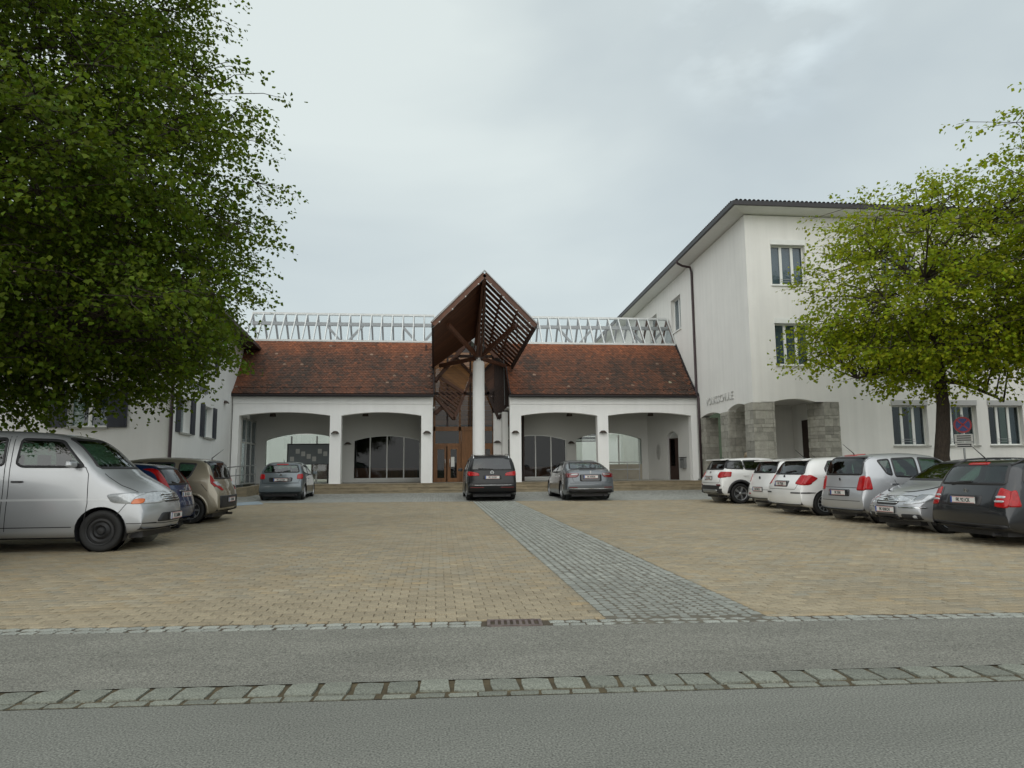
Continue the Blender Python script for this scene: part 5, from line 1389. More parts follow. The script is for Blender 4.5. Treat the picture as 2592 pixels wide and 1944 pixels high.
# silver van, nose to the square
van = dict(L=4.79, W=1.80, wb=2.98, fo=.90, wr=.345, tw=.21, rim='steel', gc=.24, paint=SILVER, name='parked_van', cat='van', lamp_k=(1, 1), group=G, tumble=.16, curve_f=.34, arch=1.17,
  label='silver van with amber indicators and black steel wheels', **park_front(-5.62, 13.5, 0, 2.98),
  prof=[(.06, .34), (0, .48), (0, .66), (.03, .80), (.10, .93), (.22, 1.03), (.50, 1.20), (.72, 1.32), (1.05, 1.58), (1.42, 1.87), (1.75, 2.0), (2.6, 2.06), (3.6, 2.07), (4.3, 2.05), (4.62, 1.98), (4.70, 1.5), (4.77, .95), (4.79, .6), (4.75, .34)],
  belt=[(0, .86), (.6, 1.10), (1.0, 1.33), (2.4, 1.40), (4.79, 1.42)],
  side_windows=[[(1.22, 1.42), (1.62, 1.85), (1.75, 1.88), (2.28, 1.90), (2.30, 1.48), (2.2, 1.43)], [(2.50, 1.46), (2.52, 1.91), (3.55, 1.91), (3.55, 1.46)], [(3.66, 1.46), (3.66, 1.91), (4.45, 1.86), (4.5, 1.46)]],
  windshield=[(-.74, 1.40), (.74, 1.40), (.62, 1.90), (-.62, 1.90)], rear_window=[(-.68, 1.42), (.68, 1.42), (.62, 1.88), (-.62, 1.88)],
  mirror=(1.36, 1.47), handles=[(2.25, 1.18)], handle_mat=PLASTIC, seal=.02, seat_x=2.05,
  seams=[('sides', [(1.17, .40), (1.12, .8), (1.14, 1.30), (1.20, 1.42)]), ('sides', [(2.40, .36), (2.38, 1.0), (2.40, 1.95)]), ('sides', [(2.48, .36), (2.46, 1.0), (2.48, 1.95)]), ('sides', [(.62, .86), (1.14, .875), (4.7, .875)], .035, mat('van_moulding', (.50, .51, .52), .35, .4), 'side_moulding'), ('sides', [(1.35, .42), (3.2, .42)], .014), ('sides', [(.52, .79), (.66, .60)], .010), ('top', [(1.46, .74), (1.75, .745), (2.02, .68), (2.20, .60)], .011), ('top', [(1.46, -.74), (1.75, -.745), (2.02, -.68), (2.20, -.60)], .011), ('front', [(-.80, .46), (-.4, .44), (.4, .44), (.80, .46)], .012), ('sides', [(.12, .46), (.50, .46)], .012)],
  patches=[('grille', 'front', [(-.34, .80), (.34, .80), (.36, .94), (-.36, .94)], PLASTIC), ('air_intake', 'front', [(-.55, .47), (.55, .47), (.45, .62), (-.45, .62)], PLASTIC), ('door_mirror_base', 'sides', [(1.18, 1.41), (1.36, 1.41), (1.36, 1.5)], PLASTIC)]
     + [('grille_bar', 'front', [(-.34, z), (.34, z), (.34, z+.016), (-.34, z+.016)], CHROME, .016) for z in (.82, .855, .89, .925)],
  lamps=[('headlight', 'front', [(.37, .80), (.86, .79), (.86, .97), (.62, .98), (.38, .955)], [(.08, .79), (.47, .785), (.40, .90), (.26, .985), (.08, .98)], LAMPCLEAR), ('indicator', 'front', None, [(.27, .79), (.46, .785), (.41, .868), (.27, .872)], AMBER), ('tail_light', 'rear', [(.72, .85), (.88, .85), (.86, 1.3), (.74, 1.3)], [(4.6, .85), (4.74, .85), (4.7, 1.3), (4.6, 1.3)], TAIL)],
  plates=[('front', 0, .55, 'FK 268BM')], emblems=[('front', 0, .87, .05, False)])
build_car(van)
# blue small car, rear to the square
blue = hatch(3.84, 1.66, 1.48, 2.46, .78, rr=(3.40, 1.42), gb=(3.72, .98), belt=(.90, .96), ws=(1.72, 1.40), cowl=(.98, .97), wr=.285, paint=BLUEP, group=G, label='small blue hatchback with tall red tail lights beside the silver van',
  lamp_k=(.9, .8), **park_rear(-6.05, 16.35, 180, 2.46), antenna=(1.6, .22), rim='seven',
  lamps=[('tail_light', 'rear', [(.60, .86), (.78, .86), (.72, 1.10), (.62, 1.36), (.56, 1.36), (.60, 1.05)], [(3.54, .88), (3.72, .88), (3.63, 1.10), (3.44, 1.38), (3.40, 1.38), (3.56, 1.06)], TAIL)],
  plates=[('rear', .0, .80, 'FK 417CA')], emblems=[('rear', 0, .93, .04, False)], patches=[('tailgate_moulding', 'rear', [(-.3, .87), (.3, .87), (.3, .885), (-.3, .885)], CHROME)])
build_car(blue)
# beige people carrier
scen = hatch(4.26, 1.81, 1.62, 2.69, .86, nose=.80, cowl=(.92, 1.06), ws=(1.72, 1.52), rr=(3.92, 1.55), gb=(4.10, 1.06), tail=.86, belt=(.98, 1.06), wr=.325, rim='seven', paint=BEIGE, group=G, label='beige people carrier with red and white arrow-shaped tail lights',
  lamp_k=(1, .9), **park_rear(-5.95, 18.85, 180, 2.69), antenna=(3.75, .36), tumble=.18, curve_r=.10, lip=(.05, BEIGE),
  wins=[[(1.18, 1.02), (1.78, 1.44), (2.35, 1.48), (2.35, 1.04)], [(2.45, 1.04), (2.45, 1.48), (3.10, 1.47), (3.10, 1.06)], [(3.22, 1.07), (3.22, 1.47), (3.62, 1.44), (3.50, 1.15), (3.40, 1.07)]],
  rear_window=[(-.70, 1.08), (.70, 1.08), (.66, 1.50), (-.66, 1.50)],
  lamps=[('tail_light', 'rear', [(.46, .80), (.60, .78), (.84, .95), (.80, 1.18), (.76, 1.12), (.68, .90)], [(3.98, .98), (4.16, .86), (4.14, .94), (4.04, 1.18), (3.97, 1.20)], TAIL), ('reversing_light', 'rear', [(.50, .90), (.70, .90), (.80, 1.0), (.62, 1.0)], None, LAMPCLEAR)],
  patches=[('bumper_insert', 'rear', [(-.70, .36), (.70, .36), (.74, .66), (-.74, .66)], PLASTIC)], plates=[('rear', 0, .55, 'FK 305BL')], seams=[('sides', [(2.40, .3), (2.40, 1.0)]), ('sides', [(3.15, .35), (3.12, 1.0)]), ('sides', [(3.78, .95), (3.92, .78)])])
build_car(scen)
# grey-blue hatchback in front of the steps
cor = hatch(4.18, 1.71, 1.475, 2.60, .84, rr=(3.72, 1.40), gb=(4.0, 1.02), belt=(.92, .99), wr=.30, rim='ten', paint=GREYBLUE, group=G, label='grey-blue hatchback seen from behind beside the ramp railing',
  **park_rear(-5.97, 28.5, 92.5, 2.60), wiper=((-.32, 1.12), (.12, 1.04)), brake_light=1.36, antenna=(3.4, .2),
  lamps=[('tail_light', 'rear', [(.55, .80), (.80, .80), (.79, 1.0), (.56, .98)], [(3.86, .82), (4.12, .82), (4.04, 1.0), (3.92, 1.0)], TAIL)],
  patches=[('plate_recess', 'rear', [(-.42, .70), (.42, .70), (.44, .86), (-.44, .86)], GREYM)], plates=[('rear', 0, .775, 'FK 677GB')], emblems=[('rear', 0, .95, .045, False)], seams=[('rear', [(-.74, .98), (-.66, .66), (.66, .66), (.74, .98)]), ('sides', [(1.35, .32), (1.35, .9)]), ('sides', [(2.6, .3), (2.6, .9)]), ('rear', [(-.8, .64), (.8, .64)], .01)])
build_car(cor)
# black people carrier at the end of the path
sha = hatch(4.85, 1.904, 1.70, 2.92, .95, nose=.82, cowl=(1.10, 1.08), ws=(2.0, 1.58), rr=(4.48, 1.62), gb=(4.72, 1.08), tail=.86, belt=(1.02, 1.08), wr=.34, tw=.225, rim='five', paint=BLACKP, group=G, label='black people carrier with roof rails parked at the end of the grey sett path', tumble=.17, dark_glass=True, lamp_k=(1, .8),
  **park_rear(2.02, 26.55, 90, 2.92), rails=(1.9, 4.4, CHROME), seal=.02,
  wins=[[(1.42, 1.05), (2.1, 1.50), (2.75, 1.53), (2.75, 1.07)], [(2.85, 1.07), (2.85, 1.53), (3.65, 1.53), (3.65, 1.09)], [(3.75, 1.10), (3.75, 1.53), (4.40, 1.50), (4.45, 1.12)]],
  rear_window=[(-.74, 1.12), (.74, 1.12), (.66, 1.56), (-.66, 1.56)], wiper=((-.04, 1.13), (.50, 1.16)),
  lamps=[('tail_light', 'rear', [(.46, .90), (.88, .90), (.86, 1.07), (.50, 1.0)], [(4.40, .92), (4.74, .92), (4.66, 1.06), (4.42, 1.03)], TAIL)],
  patches=[('plate_recess', 'rear', [(-.34, .77), (.34, .77), (.32, .92), (-.32, .92)], PLASTIC, .004), ('reflector_strip', 'rear2', [(.30, .47), (.80, .47), (.80, .495), (.30, .495)], TAILDARK), ('chrome_strip', 'rear', [(-.80, .56), (.80, .56), (.80, .572), (-.80, .572)], CHROME, .008)],
  plates=[('rear', 0, .845, 'FK 151DK')], emblems=[('rear', 0, 1.02, .065, True)], seams=[('rear', [(-.82, 1.06), (-.78, .62), (.78, .62), (.82, 1.06)]), ('sides', [(2.8, .3), (2.8, 1.0)])])
build_car(sha)
# grey saloon
sup = hatch(4.86, 1.86, 1.465, 2.84, .90, nose=.74, cowl=(1.25, 1.0), ws=(2.05, 1.39), peak=(2.75, 1.465), rr=(3.45, 1.385), gb=(4.42, 1.10), tail=.92, belt=(.97, 1.02), wr=.335, tw=.225, rim='multi', paint=GREYM, group=G, label='steel grey saloon with sloping rear window parked before the steps', tumble=.25, curve_r=.16, lamp_k=(1, .8),
  **park_rear(5.55, 26.15, 90, 2.84), fin=3.25, wiper=((-.30, 1.14), (.32, 1.12)),
  prof=[(.05, .22), (0, .36), (0, .55), (.04, .64), (.18, .74), (.65, .91), (1.25, 1.0), (1.65, 1.22), (2.05, 1.39), (2.4, 1.45), (2.75, 1.465), (3.1, 1.44), (3.45, 1.385), (3.95, 1.24), (4.42, 1.10), (4.68, 1.075), (4.77, 1.06), (4.80, .95), (4.83, .78), (4.86, .62), (4.86, .42), (4.80, .24)],
  wins=[[(1.62, 1.0), (2.2, 1.34), (2.62, 1.37), (2.62, 1.01)], [(2.72, 1.01), (2.72, 1.37), (3.25, 1.34), (3.62, 1.12), (3.58, 1.03)]], rear_window=[(-.66, 1.125), (.66, 1.125), (.54, 1.37), (-.54, 1.37)],
  lamps=[('tail_light', 'rear', [(.42, .90), (.52, .82), (.86, .82), (.86, .97), (.44, .98)], [(4.50, .84), (4.80, .84), (4.76, .97), (4.52, .99)], TAILDARK), ('reversing_light', 'rear', [(.44, .92), (.72, .90), (.72, .945), (.46, .96)], None, LAMPINNER)],
  patches=[('plate_recess', 'rear', [(-.40, .68), (.40, .68), (.40, .93), (-.40, .93)], GREYBLUE, .003), ('bumper_base', 'rear', [(-.78, .27), (.78, .27), (.80, .40), (-.80, .40)], PLASTIC), ('reflector_strip', 'rear2', [(.48, .455), (.80, .455), (.80, .48), (.48, .48)], TAILDARK), ('chrome_strip', 'rear', [(-.80, .415), (.80, .415), (.80, .43), (-.80, .43)], CHROME)],
  plates=[('rear', 0, .845, 'FK 454DB')], emblems=[('rear', 0, 1.01, .045, False)], seams=[('rear', [(-.72, 1.0), (-.62, .66), (.62, .66), (.72, 1.0)]), ('sides', [(2.67, .3), (2.67, .95)]), ('sides', [(1.5, .32), (1.55, .95)]), ('sides', [(3.6, 1.0), (3.55, .6)]), ('rear', [(-.86, .62), (.86, .62)])], handle_mat=CHROME)
build_car(sup)
HA = 4
# white compact SUV
q2 = hatch(4.19, 1.79, 1.52, 2.60, .84, nose=.84, cowl=(1.12, 1.05), ws=(1.88, 1.45), rr=(3.80, 1.46), gb=(4.02, 1.10), tail=.92, belt=(1.02, 1.10), wr=.335, tw=.22, rim='five', gc=.22, paint=WHITEP, group=G, label='white compact SUV with black wheel-arch cladding by the stone pillars', tumble=.24, dark_glass=True, lip=(.075, PLASTIC),
  **park_rear(10.0, 23.35, 2, 2.60), spoiler=(3.92, 1.475, .06), antenna=(3.6, .12),
  wins=[[(1.45, 1.06), (1.98, 1.38), (2.55, 1.42), (2.55, 1.08)], [(2.62, 1.09), (2.62, 1.42), (3.25, 1.41), (3.25, 1.13)], [(3.30, 1.14), (3.30, 1.41), (3.78, 1.40), (3.88, 1.16)]], rear_window=[(-.68, 1.13), (.68, 1.13), (.60, 1.42), (-.60, 1.42)],
  lamps=[('tail_light', 'rear', [(.50, .90), (.60, .84), (.84, .86), (.83, 1.05), (.52, 1.05)], [(3.76, .88), (4.10, .88), (4.02, 1.05), (3.72, 1.05)], TAIL)],
  patches=[('bumper_cladding', 'rear', [(-.80, .32), (.80, .32), (.84, .60), (-.84, .60)], PLASTIC), ('skid_plate', 'rear', [(-.50, .30), (.50, .30), (.58, .46), (-.58, .46)], GREYMETAL, .016), ('sill_cladding', 'sides', [(1.2, .26), (3.0, .26), (3.0, .40), (1.2, .40)], PLASTIC), ('reflector', 'rear2', [(.55, .60), (.76, .60), (.76, .64), (.55, .64)], TAILDARK, .016)],
  plates=[('rear', 0, .84, 'FK 213EH')], emblems=[('rear', 0, 1.02, .05, False)], seams=[('sides', [(2.58, .4), (2.58, 1.0)]), ('rear', [(-.75, 1.05), (-.7, .68), (.7, .68), (.75, 1.05)])])
build_car(q2)
# small white hatchback between the SUV and the larger white hatchback
twi = hatch(3.70, 1.68, 1.50, 2.42, .70, rr=(3.30, 1.43), gb=(3.55, 1.02), belt=(.94, 1.02), ws=(1.62, 1.42), cowl=(.92, .99), wr=.29, rim='seven', paint=WHITEP, group=G, label='small white hatchback squeezed between the SUV and the larger white hatchback',
  **park_rear(10.35, 20.75, HA, 2.42), antenna=(1.6, .3), spoiler=(3.40, 1.44, .06), wiper=((-.02, 1.10), (.42, 1.08)), brake_light=1.40,
  lamps=[('tail_light', 'rear', [(.62, .78), (.78, .78), (.76, 1.02), (.62, 1.02)], [(3.44, .78), (3.62, .78), (3.54, 1.02), (3.42, 1.02)], TAIL)], plates=[('rear', 0, .56, 'FK 590CR')], emblems=[('rear', 0, .90, .055, False)], patches=[('reflector', 'rear2', [(.5, .40), (.66, .40), (.66, .44), (.5, .44)], TAIL)])
build_car(twi)
# larger white hatchback
aur = hatch(4.22, 1.76, 1.515, 2.60, .85, nose=.78, cowl=(1.0, 1.02), ws=(1.82, 1.45), rr=(3.74, 1.45), gb=(4.02, 1.03), tail=.84, belt=(.97, 1.05), wr=.315, rim='ten', paint=WHITEP, group=G, label='white hatchback with wide red tail lights and a black bumper strip', tumble=.24,
  **park_rear(9.95, 18.2, HA, 2.60), antenna=(3.45, .34), wiper=((.02, 1.10), (-.36, 1.15)), spoiler=(3.84, 1.465, .05),
  wins=[[(1.36, 1.01), (1.92, 1.40), (2.5, 1.43), (2.5, 1.03)], [(2.6, 1.04), (2.6, 1.43), (3.2, 1.40), (3.38, 1.2), (3.35, 1.08)]],
  lamps=[('tail_light', 'rear', [(.52, .82), (.80, .78), (.84, .80), (.83, 1.03), (.56, 1.05)], [(3.62, .96), (3.84, .82), (4.16, .80), (4.02, 1.04), (3.80, 1.05)], TAIL)],
  patches=[('bumper_strip', 'sides', [(3.85, .57), (4.10, .57), (4.10, .605), (3.85, .605)], PLASTIC), ('bumper_strip', 'rear2', [(.46, .57), (.86, .57), (.86, .605), (.46, .605)], PLASTIC), ('plate_recess', 'rear', [(-.33, .74), (.33, .74), (.33, .90), (-.33, .90)], WHITEP, .003)],
  plates=[('rear', 0, .82, 'FK 772EK')], emblems=[('rear', 0, 1.0, .045, False)], handle_mat=PLASTIC, seams=[('rear', [(-.74, 1.02), (-.62, .68), (.62, .68), (.74, 1.02)]), ('sides', [(2.55, .3), (2.55, .96)]), ('sides', [(3.46, 1.0), (3.22, .62)])])
build_car(aur)
# tall silver hatchback
mod = hatch(3.79, 1.70, 1.60, 2.48, .70, nose=.86, cowl=(.85, 1.06), ws=(1.55, 1.52), rr=(3.52, 1.54), gb=(3.68, 1.06), tail=.80, belt=(.98, 1.06), wr=.305, rim='seven', paint=SILVER2, group=G, label='tall silver hatchback with rounded red tail lights between the white hatchback and the silver one facing the square', tumble=.19, curve_r=.10,
  **park_rear(10.1, 15.95, HA, 2.48), antenna=(3.3, .36), brake_light=1.555,
  wins=[[(1.05, 1.01), (1.62, 1.45), (2.15, 1.48), (2.15, 1.03)], [(2.25, 1.03), (2.25, 1.48), (2.85, 1.46), (2.85, 1.06)], [(2.93, 1.08), (2.93, 1.45), (3.22, 1.42), (3.06, 1.12)]], rear_window=[(-.66, 1.10), (.66, 1.10), (.62, 1.50), (-.62, 1.50)],
  lamps=[('tail_light', 'rear', [(.54, .74), (.78, .74), (.80, .90), (.74, 1.08), (.58, 1.06)], [(3.46, .76), (3.72, .76), (3.66, 1.06), (3.50, 1.06)], TAIL)], patches=[('plate_recess', 'rear', [(-.40, .60), (.40, .60), (.40, .76), (-.40, .76)], GREYM, .003)],
  plates=[('rear', 0, .68, 'FK 5ERI')], emblems=[('rear', 0, .99, .035, False)], handle_mat=CHROME, seams=[('rear', [(-.76, .80), (.76, .80)], .012), ('rear', [(-.78, .50), (.78, .50)], .012), ('sides', [(2.2, .3), (2.2, .98)]), ('sides', [(2.9, .98), (2.75, .62)])])
mod['label'] = 'tall silver hatchback with rounded red tail lights and long roof aerial'
build_car(mod)
# silver hatchback, nose to the square
pol = hatch(3.92, 1.65, 1.465, 2.46, .80, nose=.70, cowl=(1.02, .98), ws=(1.78, 1.40), rr=(3.45, 1.40), gb=(3.78, 1.0), belt=(.92, .98), wr=.30, rim='five', paint=SILVER2, group=G, label='silver hatchback facing the square with clear oval headlights', curve_f=.26,
  **park_front(9.98, 13.75, 180+HA, 2.46),
  lamps=[('headlight', 'front', [(.42, .57), (.46, .54), (.74, .60), (.78, .73), (.68, .76), (.52, .70)], [(.06, .60), (.20, .62), (.23, .71), (.17, .77), (.08, .75)], LAMPCLEAR)],
  patches=[('grille', 'front', [(-.28, .54), (.28, .54), (.36, .68), (-.36, .68)], PLASTIC), ('bumper_intake', 'front', [(-.30, .24), (.30, .24), (.32, .36), (-.32, .36)], PLASTIC), ('fog_intake', 'front2', [(.40, .25), (.74, .27), (.74, .37), (.38, .37)], PLASTIC), ('bumper_moulding', 'front2', [(.34, .485), (.76, .485), (.76, .51), (.34, .51)], CHROME)]
    + [('grille_bar', 'front', [(-.30, z), (.30, z), (.30, z+.012), (-.30, z+.012)], CHROME, .016) for z in (.575, .61, .645)] + [('fog_light', 'front2', [(.60, .29), (.67, .29), (.67, .35), (.60, .35)], LAMPCLEAR, .016), ('headlight_bulb', 'front2', [(.55, .63), (.68, .63), (.68, .74), (.55, .74)], LAMPINNER, .016)],
  plates=[('front', 0, .445, 'FK 838CN')], emblems=[('front', 0, .615, .06, True)], seams=[('front', [(-.74, .70), (-.40, .725), (0, .71), (.40, .725), (.74, .70)], .01), ('sides', [(1.35, .3), (1.32, .9)]), ('sides', [(2.5, .3), (2.5, .92)]), ('sides', [(.30, .78), (1.0, .95)], .009)])
build_car(pol)
# dark grey estate
octv = hatch(4.57, 1.77, 1.47, 2.58, .92, nose=.74, cowl=(1.2, 1.0), ws=(1.95, 1.39), rr=(4.15, 1.42), gb=(4.42, .99), tail=.80, belt=(.95, 1.0), wr=.32, tw=.21, rim='five', paint=ANTHRA, group=G, label='anthracite estate car with roof rails and two-tone red tail lights', tumble=.22, curve_r=.12, gc=.19,
  **park_rear(10.22, 11.58, HA, 2.58), rails=(1.8, 4.1, PLASTIC), antenna=(4.0, .42), wiper=((-.06, 1.06), (.40, 1.02)), brake_light=1.375,
  wins=[[(1.55, .99), (2.1, 1.35), (2.55, 1.37), (2.55, 1.0)], [(2.65, 1.0), (2.65, 1.37), (3.3, 1.37), (3.3, 1.02)], [(3.4, 1.03), (3.4, 1.36), (3.95, 1.32), (4.1, 1.10), (4.08, 1.05)]], rear_window=[(-.68, 1.03), (.68, 1.03), (.60, 1.36), (-.60, 1.36)],
  lamps=[('tail_light', 'rear', [(.56, .66), (.80, .64), (.82, .90), (.58, .98)], [(4.22, .66), (4.50, .66), (4.42, .92), (4.26, .94)], TAIL), ('reversing_light', 'rear', [(.57, .80), (.74, .80), (.74, .835), (.57, .835)], None, LAMPCLEAR), ('fog_lens', 'rear', [(.57, .73), (.74, .73), (.74, .76), (.57, .76)], None, LAMPCLEAR)],
  patches=[('plate_recess', 'rear', [(-.36, .66), (.36, .66), (.36, .84), (-.36, .84)], PLASTIC, .004), ('bumper_lower', 'rear', [(-.78, .25), (.78, .25), (.8, .36), (-.8, .36)], PLASTIC)],
  plates=[('rear', 0, .755, 'FK 921CK')], emblems=[('rear', 0, .91, .04, False)], seams=[('rear', [(-.56, .97), (-.52, .58), (.52, .58), (.56, .97)], .012), ('rear', [(-.86, .57), (.86, .57)], .014), ('sides', [(2.6, .3), (2.6, .95)])])
oc = build_car(octv)
# dark green car, only its tail corner reaches into sight
grn = hatch(4.15, 1.70, 1.45, 2.55, .82, rr=(3.65, 1.38), gb=(3.95, .98), wr=.30, rim='seven', paint=GREENP, group=G, label='dark green car whose tail corner stands beside the silver van', **park_rear(-7.62, 10.75, 180, 2.55),
  lamps=[('tail_light', 'rear', [(.58, .66), (.78, .66), (.77, .92), (.60, .92)], [(3.86, .68), (4.08, .68), (4.0, .92), (3.90, .92)], TAIL)], plates=[('rear', 0, .75, 'FK 102AS')])
build_car(grn)
# ================================================================== trees
def grow(name, base, height, centre, radii, n_limb, n_twig, leaves, seed, leaf, lm, label, group, trunk_r, fork, tint=.16, droop=.35, twig_len=.8, lumps=.22, low=-1.0, sight=None, down=.9, clump=(.5, .24), per=9, boxy=0):
    rr = random.Random(seed); g = np.random.default_rng(seed)
    tree = empty(name, base); tag(tree, label, 'tree', group); B = Vector(base); Cc = Vector(centre)-B
    # trunk
    lean = Vector((rr.uniform(-.15, .15), rr.uniform(-.15, .15), 0)); pts = []; rad = []
    topz = Cc.z+radii[2]*.55
    for i in range(12):
        t = i/11; z = topz*t; off = Vector((Cc.x, Cc.y, 0))*t*t
        wob = Vector((mnoise.noise(Vector((seed, z*.45, 0))), mnoise.noise(Vector((seed+9, z*.45, 4))), 0))*.28*min(1, z/1.5)
        pts.append(Vector((0, 0, z-.05))+off+wob); rad.append(trunk_r*(1.35 if i == 0 else 1)*(1-t*.85)*(1+.10*mnoise.noise(Vector((seed, z*1.7, 2)))) )
    MB().tube(pts, rad, 14).build('trunk', BARK, tree, True)
    def trunk_at(z):
        for a, c in zip(pts, pts[1:]):
            if a.z <= z <= c.z: return a.lerp(c, (z-a.z)/(c.z-a.z))
        return pts[-1]
    nodes = []
    for i in range(n_limb):
        az = 2.399963*i+rr.uniform(-.3, .3); zf = fork+(topz*.95-fork)*(i/n_limb)**1.1
        p0 = trunk_at(zf); el = .42+.8*(i/n_limb)+rr.uniform(-.1, .15)
        reach = radii[0]*(.66-.20*(i/n_limb))*rr.uniform(.85, 1.1)
        P = [p0]; d = Vector((math.cos(az), math.sin(az), math.tan(min(el, 1.25))*.8)).normalized()
        nseg = 7
        for k in range(nseg):
            d = (d+Vector((rr.uniform(-.22, .22), rr.uniform(-.22, .22), rr.uniform(-.2, .12)-.02))).normalized(); P.append(P[-1]+d*reach/nseg)
        r0 = trunk_r*(.42-.22*i/n_limb)
        MB().tube(P, [r0*(1-.8*k/nseg) for k in range(nseg+1)], 7).build('limb', BARK, tree, True)
        nodes += [(P[k], r0*(1-.8*k/nseg)) for k in range(2, nseg+1)]
    NP = np.array([tuple(p) for p, _ in nodes])
    # twigs spread through the crown, thicker towards its skin
    tw = MB(); S = []; D = []
    cnt = 0
    while cnt < n_twig:
        v = Vector((g.normal(), g.normal(), g.normal())).normalized()
        if v.z < low: continue
        q = g.random()**.30
        lump = 1+lumps*mnoise.noise(v*2.3+Vector((seed, 0, 0)))+lumps*.7*mnoise.noise(v*5.1+Vector((0, seed, 0)))
        c = Cc+Vector((v.x*radii[0], v.y*radii[1], v.z*radii[2]*(1 if v.z > 0 else down)))*q*lump
        if v.z < 0: c = Cc+Vector(((c.x-Cc.x)*(1+boxy*-v.z), (c.y-Cc.y)*(1+boxy*-v.z), c.z-Cc.z))
        if sight is not None and not sight(c+B, rr): continue
        outd = Vector((v.x, v.y, v.z*.30)).normalized()
        k = int(np.argmin(((NP-np.array(c))**2).sum(1))); a = nodes[k][0]
        if (c-a).length < 3.6: tw.tube([a, a.lerp(c, .5)+Vector((rr.uniform(-.2, .2), rr.uniform(-.2, .2), rr.uniform(-.1, .25))), c], [.035, .024, .012], 3, False)
        for j in range(per):
            p = c+Vector((g.normal()*clump[0], g.normal()*clump[0], g.normal()*clump[1]))
            d = (outd*.8+(p-c)*.9+Vector((rr.uniform(-.4, .4), rr.uniform(-.4, .4), rr.uniform(-.3, .15)))).normalized()
            S.append(tuple(p)); D.append(tuple(d)); cnt += 1
            if j % 2 == 0: tw.tube([c, p, p+d*twig_len*.6-Vector((0, 0, droop*.15))], [.012, .009, .004], 3, False)
    tag(tw.build('twigs', BARK, tree), kind='stuff')
    S = np.array(S); D = np.array(D); nt_ = len(S)
    # leaves along each twig
    K = leaves; t = (np.arange(K)+.5)/K
    t = np.tile(t, (nt_, 1))+g.uniform(-.05, .05, (nt_, K)); L0 = twig_len*g.uniform(.7, 1.35, (nt_, 1))
    pos = S[:, None]+D[:, None]*(t*L0)[..., None]; pos[..., 2] -= droop*(t*L0)**2
    pos += g.normal(0, .11, pos.shape)*np.array([1, 1, .65])
    # leaf frame: stalk direction outwards and down, normal mostly up
    ax = D[:, None]*.6+g.normal(0, .55, pos.shape); ax[..., 2] -= .55; ax /= np.linalg.norm(ax, axis=-1, keepdims=True)
    nz = np.array([0, 0, 1.])+g.normal(0, .42, pos.shape); sd_ = np.cross(ax, nz); sd_ /= np.maximum(np.linalg.norm(sd_, axis=-1, keepdims=True), 1e-6); nn = np.cross(sd_, ax)
    sz = leaf*g.uniform(.65, 1.25, pos.shape[:2])[..., None]
    pos = pos.reshape(-1, 3); ax = ax.reshape(-1, 3); sd_ = sd_.reshape(-1, 3); nn = nn.reshape(-1, 3); sz = sz.reshape(-1, 1)
    shp = [(0, 0, 0), (.34, -.52, .05), (.62, -.34, .02), (1.0, 0, -.12), (.62, .34, .02), (.34, .52, .05)]
    V_ = np.stack([pos+(ax*a+sd_*b+nn*c)*sz for a, b, c in shp], 1)
    n_ = len(V_); Fq_ = (np.array([(0, 1, 2, 3), (0, 3, 4, 5)])[None]+(np.arange(n_)*6)[:, None, None]).reshape(-1, 4)
    tone = np.clip(g.normal(1, tint, (n_, 1)), .5, 1.6); tone *= np.repeat(np.clip(g.normal(1, .12, (nt_, 1)), .6, 1.4), K, 0)
    hue = g.normal(0, .06, (n_, 1))
    c_ = np.concatenate([tone*(1+hue*1.6), tone, tone*(1-hue)], 1)
    tag(mesh_np('crown', V_.reshape(-1, 3), Fq_, lm, tree, np.repeat(c_, 6, 0)), kind='stuff')
    return tree
def keep_sight(p, rr):
    q = proj(p)
    return not (q[0] < -420 or q[1] < -420) or rr.random() < .35
grow('lime_tree', (-11.0, 14.6, gz(14.6)), 17, (-10.6, 14.8, 7.4), (6.15, 6.15, 10.0), 20, 13000, 20, 11, .088, LEAF_D, 'big dense dark green lime tree overhanging the silver van', 'trees round the square', .42, 3.2, droop=.42, twig_len=.55, lumps=.15, down=.50, boxy=.22, sight=keep_sight, clump=(.40, .17), per=13)
grow('maple_tree', (15.9, 20.6, gz(20.6)), 11, (16.15, 20.4, 6.25), (3.85, 3.7, 4.9), 14, 2900, 16, 23, .105, LEAF_L, 'fresh green maple with a bare dark trunk behind the parked cars', 'trees round the square', .27, 3.9, droop=.3, twig_len=.6, lumps=.20, down=.44, clump=(.45, .17), per=8)
grow('maple_tree', (19.3, 15.8, gz(15.8)), 12, (19.3, 15.8, 7.2), (4.3, 4.3, 5.8), 14, 3000, 16, 31, .105, LEAF_L, 'taller fresh green maple whose crown leans in beside the school', 'trees round the square', .28, 3.4, droop=.3, twig_len=.6, lumps=.22, down=.6, clump=(.45, .17), per=8)
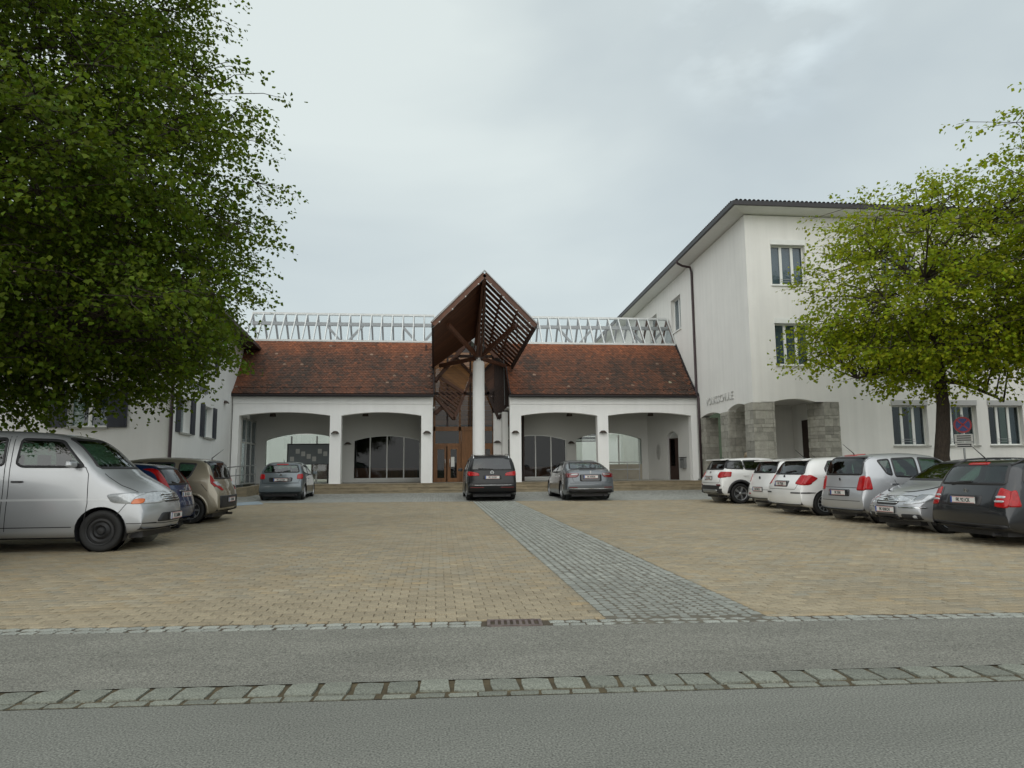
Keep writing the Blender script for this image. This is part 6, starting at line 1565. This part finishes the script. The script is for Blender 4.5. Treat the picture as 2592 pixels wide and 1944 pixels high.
# ---- no-stopping sign
sg_ = empty('road_sign', (16.75, 20.75, gz(20.75)), R(-22)); tag(sg_, 'round red and blue no-stopping sign with two small text plates by the maple trunk', 'sign')
SIGNRED = mat('sign_red', (.40, .02, .03), .4); SIGNBLUE = mat('sign_blue', (.03, .05, .22), .4)
MB().tube([(0, 0, 0), (0, 0, 2.85)], .03, 10).build('post', GREYMETAL, sg_)
RX = Matrix.Rotation(R(90), 4, 'X')
MB().lathe([(0, .0), (.26, .0), (.26, .02), (0, .02)], 32, Matrix.Translation((0, -.03, 2.52)) @ RX).build('disc', SIGNRED, sg_)
MB().lathe([(0, .022), (.205, .022), (.205, .026), (0, .026)], 32, Matrix.Translation((0, -.03, 2.52)) @ RX).build('blue_face', SIGNBLUE, sg_)
for a in (45, -45): MB().box(-.2, .2, -.066, -.058, -.022, .022, Matrix.Translation((0, 0, 2.52)) @ Matrix.Rotation(R(a), 4, 'Y')).build('red_stroke', SIGNRED, sg_)
for z0, z1 in ((1.98, 2.22), (1.78, 1.96)):
    pl_ = MB().box(-.26, .26, -.05, -.035, z0, z1).build('text_plate', PLATEW, sg_)
    z = z0+.035
    while z < z1-.04:
        MB().box(-.2, .2, -.054, -.051, z, z+.035).build('text_line', INK, pl_); z += .066
# ---- a person in the school porch, half hidden by the corner pillar
def person(loc, rz):
    o = empty('person', loc, rz); tag(o, 'person in a beige jacket standing behind the corner stone pillar', 'person')
    me = bpy.data.meshes.new('body')
    J = [((0, 0, .95), .15), ((0, 0, 1.15), .15), ((0, 0, 1.38), .17), ((0, 0, 1.50), .07), ((0, .01, 1.60), .095), ((0, .0, 1.70), .09),
         ((-.20, 0, 1.42), .075), ((-.26, .02, 1.15), .055), ((-.25, -.08, .92), .045), ((-.25, -.12, .84), .04),
         ((.20, 0, 1.42), .075), ((.26, .02, 1.15), .055), ((.25, -.08, .92), .045), ((.25, -.12, .84), .04),
         ((-.1, 0, .88), .11), ((-.11, -.01, .48), .075), ((-.11, .02, .08), .05), ((-.11, -.13, .04), .045),
         ((.1, 0, .88), .11), ((.11, -.01, .48), .075), ((.11, .02, .08), .05), ((.11, -.13, .04), .045)]
    E_ = [(0, 1), (1, 2), (2, 3), (3, 4), (4, 5), (2, 6), (6, 7), (7, 8), (8, 9), (2, 10), (10, 11), (11, 12), (12, 13), (0, 14), (14, 15), (15, 16), (16, 17), (0, 18), (18, 19), (19, 20), (20, 21)]
    me.from_pydata([j[0] for j in J], E_, []); ob = bpy.data.objects.new('body', me); COL.objects.link(ob); ob.parent = o
    sk = ob.modifiers.new('skin', 'SKIN'); ob.modifiers.new('sub', 'SUBSURF').levels = 1; ob.modifiers['sub'].render_levels = 1
    for i, j in enumerate(J):
        me.skin_vertices[0].data[i].radius = (j[1], j[1]*.85)
    me.skin_vertices[0].data[0].use_root = True
    m_, t_, b_ = newmat('clothed_body'); ge = t_.nodes.new('ShaderNodeTexCoord'); se = t_.nodes.new('ShaderNodeSeparateXYZ'); rp_ = t_.nodes.new('ShaderNodeValToRGB'); mr = t_.nodes.new('ShaderNodeMapRange'); mr.inputs['From Max'].default_value = 1.8
    t_.links.new(ge.outputs['Object'], se.inputs[0]); t_.links.new(se.outputs['Z'], mr.inputs['Value']); t_.links.new(mr.outputs[0], rp_.inputs[0]); t_.links.new(rp_.outputs[0], b_.inputs['Base Color'])
    cr_ = rp_.color_ramp; cr_.interpolation = 'CONSTANT'; cr_.elements[0].color = (.03, .035, .05, 1); cr_.elements[1].position = .50; cr_.elements[1].color = (.30, .24, .16, 1); e_ = cr_.elements.new(.825); e_.color = (.38, .22, .15, 1)
    me.materials.append(m_)
    MB().lathe([(0, .12), (.07, .10), (.105, .03), (.10, -.04), (.09, -.06)], 14, Matrix.Translation((0, .02, 1.69))).build('hair', mat('hair_brown', (.05, .03, .02), .8), o, True)
person((13.72, 29.6, .58), R(-30))
